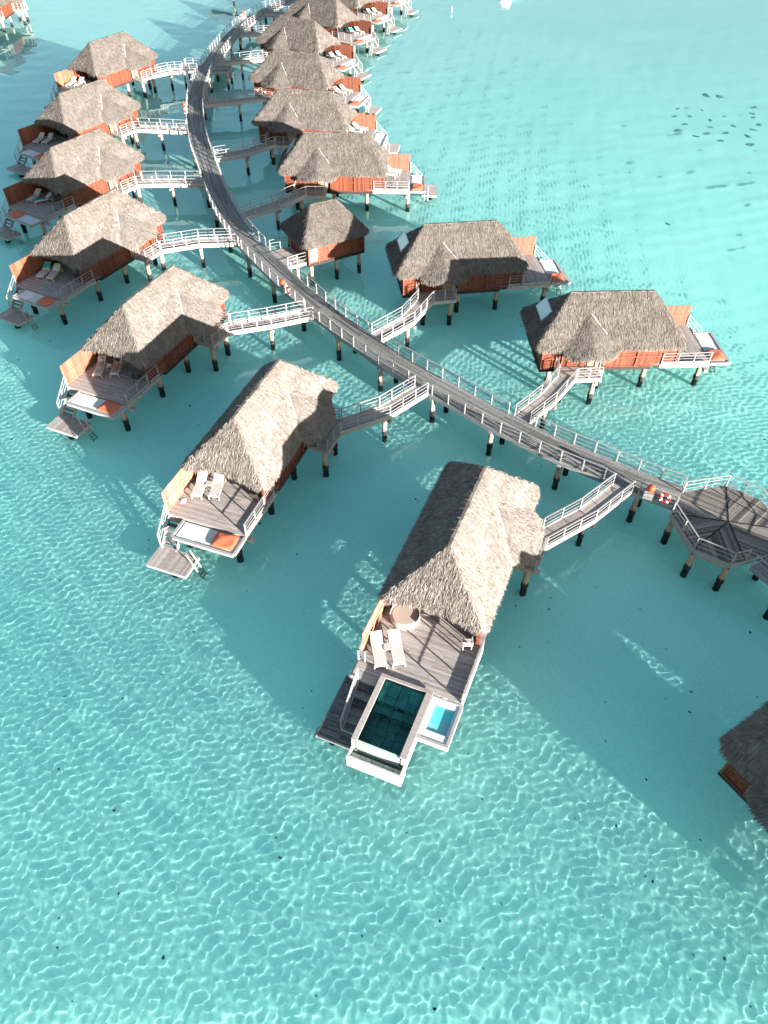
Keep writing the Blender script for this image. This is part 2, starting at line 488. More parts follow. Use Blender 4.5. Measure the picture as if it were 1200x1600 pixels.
def thatch_mesh(name, hf, inside, box, m, n_blade, n_fringe, cell=0.16, seed=1):
    rg = np.random.default_rng(seed)
    x0, x1, y0, y1 = box
    xs = np.arange(x0, x1 + cell, cell)
    ys = np.arange(y0, y1 + cell, cell)
    X, Y = np.meshgrid(xs, ys)
    wob = 0.022 * np.sin(X * 2.1 + 1.3) * np.sin(Y * 2.7) + 0.02 * np.sin(X * 5.3 + Y * 4.1)
    Z = hf(X, Y) + wob
    nx, ny = len(xs), len(ys)
    idx = np.arange(nx * ny).reshape(ny, nx)
    cc = inside((X[:-1, :-1] + X[1:, 1:]) / 2, (Y[:-1, :-1] + Y[1:, 1:]) / 2)
    T = 0.30
    V = [np.stack([X, Y, Z], -1).reshape(-1, 3), np.stack([X, Y, Z - T], -1).reshape(-1, 3)]
    N = nx * ny
    top = np.stack([idx[:-1, :-1], idx[:-1, 1:], idx[1:, 1:], idx[1:, :-1]], -1)[cc]
    F = [top, (top + N)[:, ::-1]]
    pad = np.pad(cc, 1)
    for dy, dx, e in ((0, -1, (3, 0)), (0, 1, (1, 2)), (-1, 0, (0, 1)), (1, 0, (2, 3))):
        nb = pad[1 + dy:1 + dy + cc.shape[0], 1 + dx:1 + dx + cc.shape[1]]
        sel = cc & ~nb
        q = np.stack([idx[:-1, :-1], idx[:-1, 1:], idx[1:, 1:], idx[1:, :-1]], -1)[sel]
        F.append(np.stack([q[:, e[1]], q[:, e[0]], q[:, e[0]] + N, q[:, e[1]] + N], -1))
    F = np.concatenate(F)
    tone_ = rg.uniform(0.25, 0.55, len(F))
    V = np.concatenate(V)
    # blades
    def grad(x, y):
        e = 0.03
        return (hf(x + e, y) - hf(x - e, y)) / (2 * e), (hf(x, y + e) - hf(x, y - e)) / (2 * e)
    px = rg.uniform(x0, x1, n_blade * 4)
    py = rg.uniform(y0, y1, n_blade * 4)
    k = inside(px, py)
    px, py = px[k][:n_blade], py[k][:n_blade]
    # fringe: boundary points
    a = rg.uniform(x0, x1, n_fringe * 60)
    b = rg.uniform(y0, y1, n_fringe * 60)
    ins = inside(a, b)
    gx, gy = grad(a, b)
    gl_ = np.hypot(gx, gy) + 1e-6
    out_ = ~inside(a - gx / gl_ * 0.16, b - gy / gl_ * 0.16)
    kk = ins & out_
    fx, fy = a[kk][:n_fringe], b[kk][:n_fringe]
    nb_, nf_ = len(px), len(fx)
    px, py = np.concatenate([px, fx]), np.concatenate([py, fy])
    n = len(px)
    gx, gy = grad(px, py)
    gl_ = np.hypot(gx, gy) + 1e-6
    z = hf(px, py)
    ja = rg.normal(0, 0.22, n)
    hx, hy = -gx / gl_, -gy / gl_
    hx, hy = hx * np.cos(ja) - hy * np.sin(ja), hx * np.sin(ja) + hy * np.cos(ja)
    slope = gx * hx + gy * hy
    d = np.stack([hx, hy, slope], -1)
    d /= np.linalg.norm(d, axis=1)[:, None]
    nn = np.stack([-gx, -gy, np.ones(n)], -1)
    nn /= np.linalg.norm(nn, axis=1)[:, None]
    sdv = np.cross(nn, d)
    roll = rg.normal(0, 0.33, n)[:, None]
    wv = sdv * np.cos(roll) + nn * np.sin(roll)
    L = rg.uniform(0.18, 0.48, n)
    wd = rg.uniform(0.016, 0.042, n)
    lift = np.abs(rg.normal(0.0, 0.032, n)) + 0.012
    clump = 0.5 + 0.5 * np.sin(px * 3.1 + 2 * np.sin(py * 2.3)) * np.sin(py * 3.7 + 1.7 * np.sin(px * 1.9))
    lift *= 0.75 + 0.5 * clump
    d[nb_:] = d[nb_:] * 0.75 + np.array([0, 0, -0.5])
    L[nb_:] = rg.uniform(0.25, 0.48, nf_)
    root = np.stack([px, py, z], -1) + nn * 0.02
    tip = root + d * L[:, None] + nn * lift[:, None]
    mid = (root + tip) / 2 + nn * (lift * 0.35)[:, None]
    w1 = wv * (wd / 2)[:, None]
    BV = np.stack([root - w1 * 0.7, root + w1 * 0.7, mid + w1, mid - w1, tip + w1 * 0.25, tip - w1 * 0.25], 1).reshape(-1, 3)
    o = len(V) + np.arange(n) * 6
    BF = np.concatenate([np.stack([o, o + 1, o + 2, o + 3], -1), np.stack([o + 3, o + 2, o + 4, o + 5], -1)])
    tb = np.clip(rg.normal(0.54, 0.2, n) + 0.08 * (clump - 0.5), 0, 1)
    V = np.concatenate([V, BV])
    F = np.concatenate([F, BF])
    tone_ = np.concatenate([tone_, tb, tb])
    if m < 0:
        V = V * np.array([1, -1, 1])
        F = F[:, ::-1]
    # drop unused vertices
    used = np.zeros(len(V), bool)
    used[F.ravel()] = True
    remap = np.cumsum(used) - 1
    V, F = V[used], remap[F]
    me = bpy.data.meshes.new(name)
    me.vertices.add(len(V))
    me.vertices.foreach_set('co', V.astype(np.float32).ravel())
    me.loops.add(F.size)
    me.loops.foreach_set('vertex_index', np.ascontiguousarray(F).astype(np.int32).ravel())
    me.polygons.add(len(F))
    me.polygons.foreach_set('loop_start', np.arange(0, F.size, 4, dtype=np.int32))
    me.polygons.foreach_set('loop_total', np.full(len(F), 4, dtype=np.int32))
    me.materials.append(M['thatch'])
    at = me.attributes.new('tone', 'FLOAT', 'FACE')
    at.data.foreach_set('value', tone_.astype(np.float32))
    me.update()
    me.validate()
    return me

# ------------------------------------------------------------------ bungalow parts (local frame: +x = deck end, +y = entrance side)
def planks_y(b, x0, x1, y0, y1, z, w=0.14, th=0.035):
    """boards laid along y"""
    x = x0
    while x < x1 - 0.02:
        xe = min(x + w, x1)
        cuts = sorted([y0, y1] + [random.uniform(y0 + 0.6, y1 - 0.6) for _ in range(2 if y1 - y0 > 2.5 else 0)])
        for a, c in zip(cuts[:-1], cuts[1:]):
            if c - a > 0.05:
                dz = random.uniform(-0.003, 0.003)
                b.box(x + 0.004, xe - 0.006, a + 0.003, c - 0.003, z - th, z + dz, random.betavariate(2, 2))
        x = xe

def planks_x(b, x0, x1, y0, y1, z, w=0.14, th=0.035):
    y = y0
    while y < y1 - 0.02:
        ye = min(y + w, y1)
        b.box(x0, x1, y + 0.004, ye - 0.006, z - th, z + random.uniform(-0.003, 0.003), random.betavariate(2, 2))
        y = ye

def battens(b, a, c, z0, z1, w=0.13, th=0.03):
    """vertical boards from point a to c (xy)"""
    a, c = Vector((a[0], a[1], 0)), Vector((c[0], c[1], 0))
    L = (c - a).length
    n = max(1, int(L / w))
    u = (c - a) / L
    for i in range(n):
        p0 = a + u * (L * i / n + 0.008)
        p1 = a + u * (L * (i + 1) / n - 0.008)
        zz = (z0 + z1) / 2
        b.bar((p0.x, p0.y, zz), (p1.x, p1.y, zz), th + random.uniform(0, 0.02), z1 - z0 + random.uniform(-0.02, 0.02), random.random())

def wall_mesh(m):
    b = MB(m)
    zt = 4.12
    battens(b, (-5.4, 2.65), (-4.1, 2.65), 2.0, zt)
    battens(b, (-3.75, 2.65), (-1.9, 2.65), 2.0, zt)
    battens(b, (-0.45, 2.65), (5.45, 2.65), 2.0, zt)
    battens(b, (-5.4, -2.65), (5.0, -2.65), 2.0, zt)
    battens(b, (-5.4, -2.6), (-5.4, 2.6), 2.0, 4.6)
    for x0, x1 in ((-5.4, -4.1), (-3.75, -1.9), (-0.45, 5.45)):
        b.box(x0, x1, 2.69, 2.74, 2.92, 2.99, 0.9)
        b.box(x0, x1, 2.69, 2.74, 2.03, 2.11, 0.6)
    for x in (-5.4, -4.05, -3.8, -0.4, 2.2, 5.42):
        b.box(x - 0.06, x + 0.06, 2.6, 2.76, 2.0, 4.12, 0.8)
    return b.mesh('wall', 'red')

def front_glass_mesh(m):
    b = MB(m)
    b.box(3.45, 3.5, -2.55, 2.55, 2.05, 4.4, 0.5)
    return b.mesh('glass_front', 'glass')

def slab_mesh(m):
    b = MB(m)
    b.box(-5.5, 3.5, -2.72, 2.72, 1.72, 1.995, 0.5)
    for y in (-1.85, 1.85):
        b.box(-5.4, 8.0, y - 0.12, y + 0.12, 1.45, 1.715, 0.5)
    b.box(-3.9, -3.8, 2.3, 2.5, 2.0, 4.1, 0.1)
    b.box(-4.1, -3.75, 2.45, 2.5, 2.0, 4.1, 0.1)
    b.box(-0.75, -0.5, 2.5, 2.56, 2.0, 4.1, 0.1)
    return b.mesh('floor_slab', 'dark')

def door_mesh(m):
    b = MB(m)
    b.box(-1.85, -0.78, 2.6, 2.66, 2.05, 4.05, 0.8)
    b.box(-1.78, -1.34, 2.66, 2.675, 2.15, 3.95, 0.3)
    b.box(-1.28, -0.85, 2.66, 2.675, 2.15, 3.95, 0.3)
    return b.mesh('door', 'door')

def skylight_parts(m):
    b = MB(m)
    k = 3.08 / 2.92
    def zz(x):
        return 7.18 + k * (3.235 + x) + 0.10
    def quad(x0, x1, y0, y1, dz, b):
        vs = []
        for off in (dz - 0.06, dz):
            for x, y in ((x0, y0), (x1, y0), (x1, y1), (x0, y1)):
                vs.append((x - off * 0.6, y, zz(x) + off * 0.8))
        b.add(vs, [(0, 3, 2, 1), (4, 5, 6, 7), (0, 1, 5, 4), (1, 2, 6, 5), (2, 3, 7, 6), (3, 0, 4, 7)], 0.6)
    b2 = MB(m)
    quad(-5.38, -4.62, -1.7, 0.5, 0.03, b)
    quad(-5.32, -4.68, -1.63, 0.43, 0.05, b2)
    return b.mesh('roof_window', 'flash'), b2.mesh('pane', 'skylight')

def porch_deck_mesh(m):
    b = MB(m)
    pts = [(-0.95, 2.76), (-0.95, 4.35), (-2.95, 4.42), (-4.3, 3.9), (-4.3, 2.76)]
    y = 2.76
    while y < 4.4:                      # boards along x clipped to the porch outline
        y2 = min(y + 0.14, 4.42)
        ym = (y + y2) / 2
        xl = -4.3 if ym < 3.9 else -4.3 + (ym - 3.9) / 0.52 * 1.35
        b.box(xl, -0.95, y + 0.004, y2 - 0.006, 2.165, 2.2, random.betavariate(2, 2))
        y = y2
    return b.mesh('porch_deck', 'deck')

def porch_frame_mesh(m):
    b = MB(m)
    P = [(-0.93, 2.76), (-0.93, 4.39), (-2.96, 4.46), (-4.33, 3.93), (-4.33, 2.76)]
    for a, c in zip(P[:-1], P[1:]):
        b.bar((a[0], a[1], 2.03), (c[0], c[1], 2.03), 0.07, 0.26, random.random())
    b.bar((-1.3, 2.3, 1.78), (-1.3, 4.6, 1.78), 0.2, 0.22, 0.5)
    b.bar((-3.7, 2.3, 1.78), (-3.7, 4.2, 1.78), 0.2, 0.22, 0.5)
    return b.mesh('porch_frame', 'beam')

def bay_mesh(m):
    b = MB(m)
    b.box(-0.2, 5.6, 2.77, 3.25, 1.75, 2.2, 0.2)
    battens(b, (-0.2, 3.2), (5.6, 3.2), 2.2, 3.2)
    return b.mesh('bay_wall', 'red')

def deck_mesh(m, kind):
    b = MB(m)
    if kind == 'pool':
        planks_y(b, 3.52, 9.16, -2.95, 2.98, 2.2)
        planks_y(b, 9.16, 9.8, -2.95, -1.44, 2.2)
    else:
        planks_y(b, 3.52, 8.25, -2.95, 2.7, 2.2)
    return b.mesh('deck', 'deck')

def deck_frame_mesh(m, kind):
    b = MB(m)
    if kind == 'pool':
        b.bar((5.5, 3.04, 2.02), (9.2, 3.04, 2.02), 0.09, 0.33, 0.8)
        b.bar((5.5, -3.0, 2.02), (9.85, -3.0, 2.02), 0.07, 0.3, 0.8)
        b.bar((9.84, -2.96, 2.02), (9.84, -1.44, 2.02), 0.06, 0.3, 0.9)
    else:
        b.bar((4.2, 2.76, 2.02), (8.28, 2.76, 2.02), 0.08, 0.33, 0.6)
        b.bar((5.0, -3.0, 2.02), (8.28, -3.0, 2.02), 0.07, 0.3, 0.6)
        b.bar((8.28, -2.96, 2.02), (8.28, 2.72, 2.02), 0.06, 0.3, 0.7)
        b.bar((8.0, 2.2, 1.62), (8.0, 3.1, 1.62), 0.24, 0.24, 0.6)
    return b.mesh('deck_frame', 'beam')

def privacy_mesh(m, x1=8.25):
    b = MB(m)
    battens(b, (3.45, -2.93), (x1, -2.93), 2.12, 4.0, 0.12, 0.03)
    b.box(3.45, x1, -2.905, -2.87, 3.1, 3.18, 0.6)
    b.box(3.45, x1, -2.905, -2.87, 2.3, 2.38, 0.6)
    return b.mesh('privacy_screen', 'screen')

def stairs_mesh(m):
    b = MB(m)
    for i in range(6):
        x = 8.36 + i * 0.235
        z = 2.0 - i * 0.26
        b.box(x, x + 0.25, -2.68, -1.72, z - 0.04, z, random.random())
    return b.mesh('stairs', 'walk')

def stringer_mesh(m):
    b = MB(m)
    for y in (-2.74, -1.66):
        b.bar((8.3, y, 2.02), (9.78, y, 0.55), 0.07, 0.26, 0.8)
    return b.mesh('stringer', 'rail')

def swim_mesh(m):
    b = MB(m)
    planks_x(b, 9.72, 11.32, -2.88, -0.12, 0.55, 0.15)
    return b.mesh('swim_platform', 'deck')

def swim_frame_mesh(m):
    b = MB(m)
    x0, x1, y0, y1 = 9.72, 11.32, -2.88, -0.12
    for a, c in (((x0, y0), (x1, y0)), ((x1, y0), (x1, y1)), ((x1, y1), (x0, y1)), ((x0, y1), (x0, y0))):
        e = 0.04
        b.bar((a[0] + (e if a[0] == x1 else -e), a[1] + (e if a[1] == y1 else -e), 0.45), (c[0] + (e if c[0] == x1 else -e), c[1] + (e if c[1] == y1 else -e), 0.45), 0.06, 0.2, 0.9)
    return b.mesh('platform_frame', 'rail')

def ladder_mesh(m):
    b = MB(m)
    for x in (9.98, 10.4):
        b.bar((x, -0.42, 1.45), (x, 0.45, -0.9), 0.07, 0.07, 0.9)
    for i in range(5):
        t = 0.38 + i * 0.14
        y, z = -0.42 + 0.87 * t, 1.45 - 2.35 * t
        b.bar((9.98, y, z), (10.4, y, z), 0.09, 0.04, 0.7)
    return b.mesh('ladder', 'rail')

def glass_floor_frame_mesh(m):
    b = MB(m)
    x0, x1, y0, y1 = 8.34, 9.9, -1.6, 2.74
    for a, c in (((x0 + .09, y0), (x1, y0)), ((x1, y0 + .09), (x1, y1)), ((x1 - .09, y1), (x0, y1))):
        b.bar((a[0], a[1], 2.1), (c[0], c[1], 2.1), 0.18, 0.2, 0.8)
    b.box(x0, x1 - 0.1, y0 + 0.1, y1 - 0.1, 1.98, 2.06, 0.5)
    return b.mesh('glass_floor_frame', 'rail')

def glass_floor_mesh(m):
    b = MB(m)
    b.box(8.46, 9.78, -1.42, 2.6, 2.064, 2.15, 0.5)  # opaque stand-in for a glass floor, sky reflection painted as pale colour
    for i in range(7):
        b.box(8.5, 9.74, -1.4 + i * 0.18, -1.4 + i * 0.18 + 0.165, 2.15, 2.16, 1.0)  # raised white strips painted as sky reflections in the glass
    return b.mesh('glass_floor', 'pale')

# ------------------------------------------------------------------ small movable things
def pillow_mesh(name, lx, ly, h, mt, nx=12, ny=12, fold=0.02, seed=0):
    rg = random.Random(seed)
    ph = [rg.uniform(0, 6) for _ in range(4)]
    b = MB()
    vs, fs = [], []
    for s_ in (1, -1):
        for j in range(ny + 1):
            for i in range(nx + 1):
                u, v = i / nx * 2 - 1, j / ny * 2 - 1
                e = max(0, (1 - u ** 4) * (1 - v ** 4)) ** 0.5
                z = h / 2 + s_ * (h / 2 * e) + (fold * math.sin(3 * u + ph[0]) * math.sin(4 * v + ph[1]) * e if s_ > 0 else 0)
                k = 1 - 0.06 * abs(u * v)
                vs.append((u * lx / 2 * k, v * ly / 2 * k, z))
    n = (nx + 1) * (ny + 1)
    for j in range(ny):
        for i in range(nx):
            a = j * (nx + 1) + i
            q = (a, a + 1, a + nx + 2, a + nx + 1)
            fs.append(q)
            fs.append(tuple(n + k for k in reversed(q)))
    b.add(vs, fs, 0.5)
    return b.mesh(name, mt, True)

def lounger_protos():
    """sun lounger: foot at +x, base frame, flat pad, raised back"""
    root = bpy.data.objects.new('sun_lounger', None)
    COL.objects.link(root)
    f = MB()
    for y in (-0.33, 0.33):
        f.bar((-0.95, y, 0.30), (1.0, y, 0.30), 0.05, 0.06, 0.6)
    for x in (-0.95, -0.3, 1.0):
        f.bar((x, -0.33, 0.30), (x, 0.33, 0.30), 0.05, 0.05, 0.5)
    add_obj('frame', f.mesh('frame', 'metalframe'), root)
    lg = MB()
    lg.box(-0.03, 0.03, -0.03, 0.03, 0.0, 0.27, 0.4)
    lm_ = lg.mesh('leg', 'metalframe')
    for x in (-0.8, 0.98):
        for y in (-0.33, 0.33):
            add_obj('leg', lm_, root, (x, y, 0))
    b = MB()
    n = 8
    for i in range(n):
        x0, x1 = -0.28 + i * 1.25 / n, -0.28 + (i + 1) * 1.25 / n
        b.box(x0 + 0.002, x1 - 0.002, -0.32, 0.32, 0.335, 0.395, 0.35)
    add_obj('seat_pad', b.mesh('seat_pad', 'white'), root)
    b = MB()
    a = R(32)
    for i in range(4):
        t0, t1 = i * 0.19 + 0.01, (i + 1) * 0.19
        b.bar((-0.28 - t0 * math.cos(a), 0, 0.37 + t0 * math.sin(a)), (-0.28 - t1 * math.cos(a), 0, 0.37 + t1 * math.sin(a)), 0.64, 0.06, 1.0)
    add_obj('back_pad', b.mesh('back_pad', 'white'), root)
    return root

def table_proto():
    root = bpy.data.objects.new('side_table', None)
    COL.objects.link(root)
    b = MB()
    for i in range(5):
        b.box(-0.22, 0.22, -0.22 + i * 0.09, -0.22 + i * 0.09 + 0.08, 0.40, 0.43, 0.6)
    add_obj('table_top', b.mesh('table_top', 'metalframe'), root)
    b = MB()
    b.box(-0.02, 0.02, -0.02, 0.02, 0, 0.398, 0.4)
    lm_ = b.mesh('leg', 'metalframe')
    for x in (-0.19, 0.19):
        for y in (-0.19, 0.19):
            add_obj('leg', lm_, root, (x, y, 0))
    return root

def chair_proto(mt):
    root = bpy.data.objects.new('terrace_chair', None)
    COL.objects.link(root)
    b = MB()
    for i in range(5):
        b.box(-0.24 + i * 0.096, -0.24 + i * 0.096 + 0.085, -0.25, 0.25, 0.42, 0.46, 0.6)
    add_obj('seat', b.mesh('seat', mt), root)
    b = MB()
    for i in range(4):
        z = 0.52 + i * 0.11
        b.bar((-0.26 - i * 0.02, -0.25, z), (-0.26 - i * 0.02, 0.25, z), 0.03, 0.07, 0.6)
    for y in (-0.25, 0.25):
        b.bar((-0.24, y, 0.46), (-0.33, y, 0.92), 0.04, 0.04, 0.5)
    add_obj('backrest', b.mesh('backrest', mt), root)
    b = MB()
    for y in (-0.27, 0.27):
        b.bar((-0.24, y, 0.66), (0.24, y, 0.66), 0.05, 0.03, 0.6)
        b.bar((0.22, y, 0.44), (0.22, y, 0.645), 0.04, 0.04, 0.6)
    add_obj('armrest', b.mesh('armrest', mt), root)
    b = MB()
    b.box(-0.022, 0.022, -0.022, 0.022, 0, 0.418, 0.4)
    lm_ = b.mesh('leg', mt)
    for x in (-0.22, 0.22):
        for y in (-0.23, 0.23):
            add_obj('leg', lm_, root, (x, y, 0))
    return root

USED = set()
def place(proto, key, loc, rz, label, cat, group):
    o = proto
    if key in USED:
        o = dup_tree(proto)
    USED.add(key)
    o.location = loc
    o.rotation_euler = (0, 0, rz)
    o['label'] = label
    o['category'] = cat
    if group:
        o['group'] = group
    return o

LOUNGER = lounger_protos()
TABLE = table_proto()
CHAIR = {'pale': chair_proto('metalframe'), 'dark': chair_proto('darkwood')}
CUSHION = pillow_mesh('cushion', 1.3, 1.55, 0.16, 'orange', 14, 14, 0.03, 3)

# ------------------------------------------------------------------ bungalows
ROOFBOX = (-6.3, 6.0, -3.1, 4.2)
def roof_mesh(m, part):
    if part == 'main':
        f = lambda: thatch_mesh('thatched_roof', roof_main, lambda x, y: in_main(x, y) & ~in_porch(x, y), ROOFBOX, m, 36000, 5200, seed=4)
    else:
        f = lambda: thatch_mesh('porch_roof', roof_porch, in_porch, (-4.3, 0.6, 0.9, 4.2), m, 5200, 1300, seed=7)
    return cached(('roof', m, part), f)

def ridge_mesh(m):
    b = MB(m)
    for i in range(24):
        b.bar((-3.3 + i * 0.275, random.uniform(-.02, .02), 7.14 + random.uniform(-.015, .015)), (-3.3 + (i + 1) * 0.275 - 0.01, random.uniform(-.02, .02), 7.14), 0.14 + random.uniform(0, .06), 0.12, random.uniform(.1, .5))
    return b.mesh('ridge_cap', 'thatch')

def flashing_mesh(m):
    b = MB(m)
    pts = [(-1.75, 1.2), (-1.3, 1.62), (-0.9, 1.98), (-0.5, 2.33)]
    for a, c in zip(pts[:-1], pts[1:]):
        za, zc = float(roof_main(np.array(a[0]), np.array(a[1]))), float(roof_main(np.array(c[0]), np.array(c[1])))
        b.bar((a[0], a[1], za + 0.07), (c[0], c[1], zc + 0.07 + random.uniform(-.02, .02)), random.uniform(.05, .1), 0.04, random.random())
    return b.mesh('valley_flashing', 'flash')

BUNG = {}
def bungalow(key, x, y, yaw, m, label, kind='std', full=True):
    root = thing('thatched_bungalow', label, 'bungalow', (x, y, 0), R(yaw), 'thatched bungalows on piles over the lagoon')
    BUNG[key] = (x, y, R(yaw), m)
    C = lambda k, fn, *a: cached((k, m) + a, lambda: fn(m, *a))
    ag = (AGE[key], AGE[key], AGE[key], 1)
    rf = add_obj('thatched_roof', roof_mesh(m, 'main'), root)
    rf.color = ag
    add_obj('ridge_cap', C('ridge', ridge_mesh), rf).color = ag
    sw, sp = cached(('sky', m), lambda: skylight_parts(m))
    so = add_obj('roof_window', sw, root)
    add_obj('pane', sp, so)
    pr = add_obj('porch_roof', roof_mesh(m, 'porch'), root)
    pr.color = ag
    add_obj('valley_flashing', C('flash', flashing_mesh), pr)
    add_obj('wall', C('wall', wall_mesh), root)
    add_obj('glass_front', C('glassf', front_glass_mesh), root)
    add_obj('floor_slab', C('slab', slab_mesh), root)
    add_obj('door', C('door', door_mesh), root)
    if kind != 'plain':
        add_obj('porch_deck', C('pdeck', porch_deck_mesh), root)
        add_obj('porch_frame', C('pframe', porch_frame_mesh), root)
    add_obj('deck', C('deck', deck_mesh, kind), root)
    add_obj('deck_frame', C('dframe', deck_frame_mesh, kind), root)
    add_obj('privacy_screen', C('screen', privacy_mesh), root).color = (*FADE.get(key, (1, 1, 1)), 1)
    if kind != 'plain':
        rail_run(root, [(-0.98, 2.82, 2.2), (-0.98, 4.33, 2.2), (-2.93, 4.4, 2.2)], 'rail', 1.0, 3, 0.9, m)
        rail_run(root, [(-4.28, 2.82, 2.2), (-4.28, 3.84, 2.2)], 'rail', 1.0, 3, 1.0, m)
    else:
        add_obj('bay_wall', C('bay', bay_mesh), root)
    for px, py, top, foot in ((8.1, 1.85, 1.5, True), (8.1, -1.85, 1.5, False), (3.5, 1.85, 1.45, False), (3.5, -1.85, 1.45, False), (-0.2, 1.85, 1.45, False), (-0.2, -1.85, 1.45, False), (-4.4, 1.85, 1.45, False), (-4.4, -1.85, 1.45, False), (-1.3, 3.9, 1.67, False), (-3.7, 3.6, 1.67, False)):
        if kind == 'plain' and py > 0:
            continue
        pile(root, px, py * m, top, 0.2, foot)
    if kind == 'std':
        rail_run(root, [(4.3, 2.74, 2.2), (8.18, 2.74, 2.2)], 'rail', 1.0, 2, 1.3, m, kick=True)
        st = add_obj('stairs', C('stairs', stairs_mesh), root)
        add_obj('stringer', C('stringer', stringer_mesh), st)
        rail_run(root, [(8.3, -2.82, 2.15), (9.75, -2.82, 0.7)], 'rail', 1.0, 2, 0.9, m, name='stair_rail')
        sp_ = add_obj('swim_platform', C('swim', swim_mesh), root)
        add_obj('platform_frame', C('swimf', swim_frame_mesh), sp_)
        add_obj('ladder', C('ladder', ladder_mesh), root)
        lf = add_obj('glass_floor_frame', C('padf', glass_floor_frame_mesh), root)
        add_obj('glass_floor', C('pad', glass_floor_mesh), lf)
        pile(root, 10.6, -1.5 * m, 0.33, 0.26, False)
    return root

def tow(key, lx, ly, z=0.0):
    x, y, a, m = BUNG[key]
    ly *= m
    return (x + math.cos(a) * lx - math.sin(a) * ly, y + math.sin(a) * lx + math.cos(a) * ly, z)

def lyaw(key, ang):
    x, y, a, m = BUNG[key]
    return a + R(ang) * m

ORD = ('first', 'second', 'third', 'fourth', 'fifth', 'sixth', 'seventh', 'eighth', 'ninth')
LAB = {'A': 'the pool bungalow'}
for i, k in enumerate('ABCDEFG'):
    if i:
        LAB[k] = f'the {ORD[i]} left-row bungalow'
for i in range(9):
    LAB[f'R{i + 1}'] = f'the {ORD[i]} right-row bungalow'
SPEC = [
    ('A', 4.71, 28.61, -112.0, 1, 'pool', 'thatched bungalow with a plunge pool built into the end of its deck'),
    ('B', -8.37, 39.18, -110.1, 1, 'std', 'thatched bungalow second in the left row, two empty loungers half under its eave'),
    ('C', -18.47, 52.20, -113.3, 1, 'std', 'thatched bungalow with two people lying on the deck loungers'),
    ('D', -27.13, 66.84, -118.1, 1, 'std', 'thatched bungalow with a teal and a mint towel on its loungers, fourth from the pool'),
    ('E', -33.06, 82.38, -122.9, 1, 'std', 'thatched bungalow with its orange cushion beside the stairs, fifth of the left row'),
    ('F', -37.31, 99.04, -123.1, 1, 'std', 'thatched bungalow second from the far end of the left row'),
    ('G', -39.76, 120.55, -122.3, 1, 'std', 'thatched bungalow standing alone at the far end of the left row'),
    ('R1', 17.63, 51.63, 3.2, -1, 'std', 'thatched bungalow with a bright roof window, nearest of the right row'),
    ('R2', 6.60, 63.22, 8.1, -1, 'std', 'thatched bungalow with a bright roof window, beside the small hut'),
    ('R3', -5.58, 84.41, -1.6, -1, 'std', 'thatched bungalow directly behind the small hut'),
    ('R4', -9.92, 98.32, -8.9, -1, 'std', 'thatched bungalow with dark swimwear hung over its red deck screen'),
    ('R5', -12.39, 114.08, -19.0, -1, 'std', 'thatched bungalow fifth in the right row, counted from the nearest'),
    ('R6', -13.67, 131.37, -30.9, -1, 'std', 'thatched bungalow sixth in the right row, counted from the nearest'),
    ('R7', -11.05, 145.83, -35.0, -1, 'std', 'thatched bungalow at the top edge with one teal towel on its loungers'),
    ('R8', -8.41, 158.2, -32.5, -1, 'std', 'thatched bungalow cut by the top edge with two white loungers on deck'),
    ('R9', -5.2, 170.3, -31.0, -1, 'std', 'bungalow cut off by the top edge, only its deck end and stairs showing'),
    ('NW', -70.6, 157.0, -90.0, 1, 'std', 'bungalow in the far top corner, alone beyond the left row'),
    ('Z', 21.68, 12.44, -57.0, -1, 'plain', 'bungalow cut off by the right edge, showing only shaded dark thatch'),
    ('Y', 35.6, 11.5, -130.0, -1, 'std', 'unseen thatched bungalow added beyond the right edge to cast shade on the platform'),  # unseen; added and turned for its shadow on platform and water
]
for k, x, y, yaw, m, kind, lab in SPEC:
    bungalow(k, x, y, yaw, m, lab, kind)

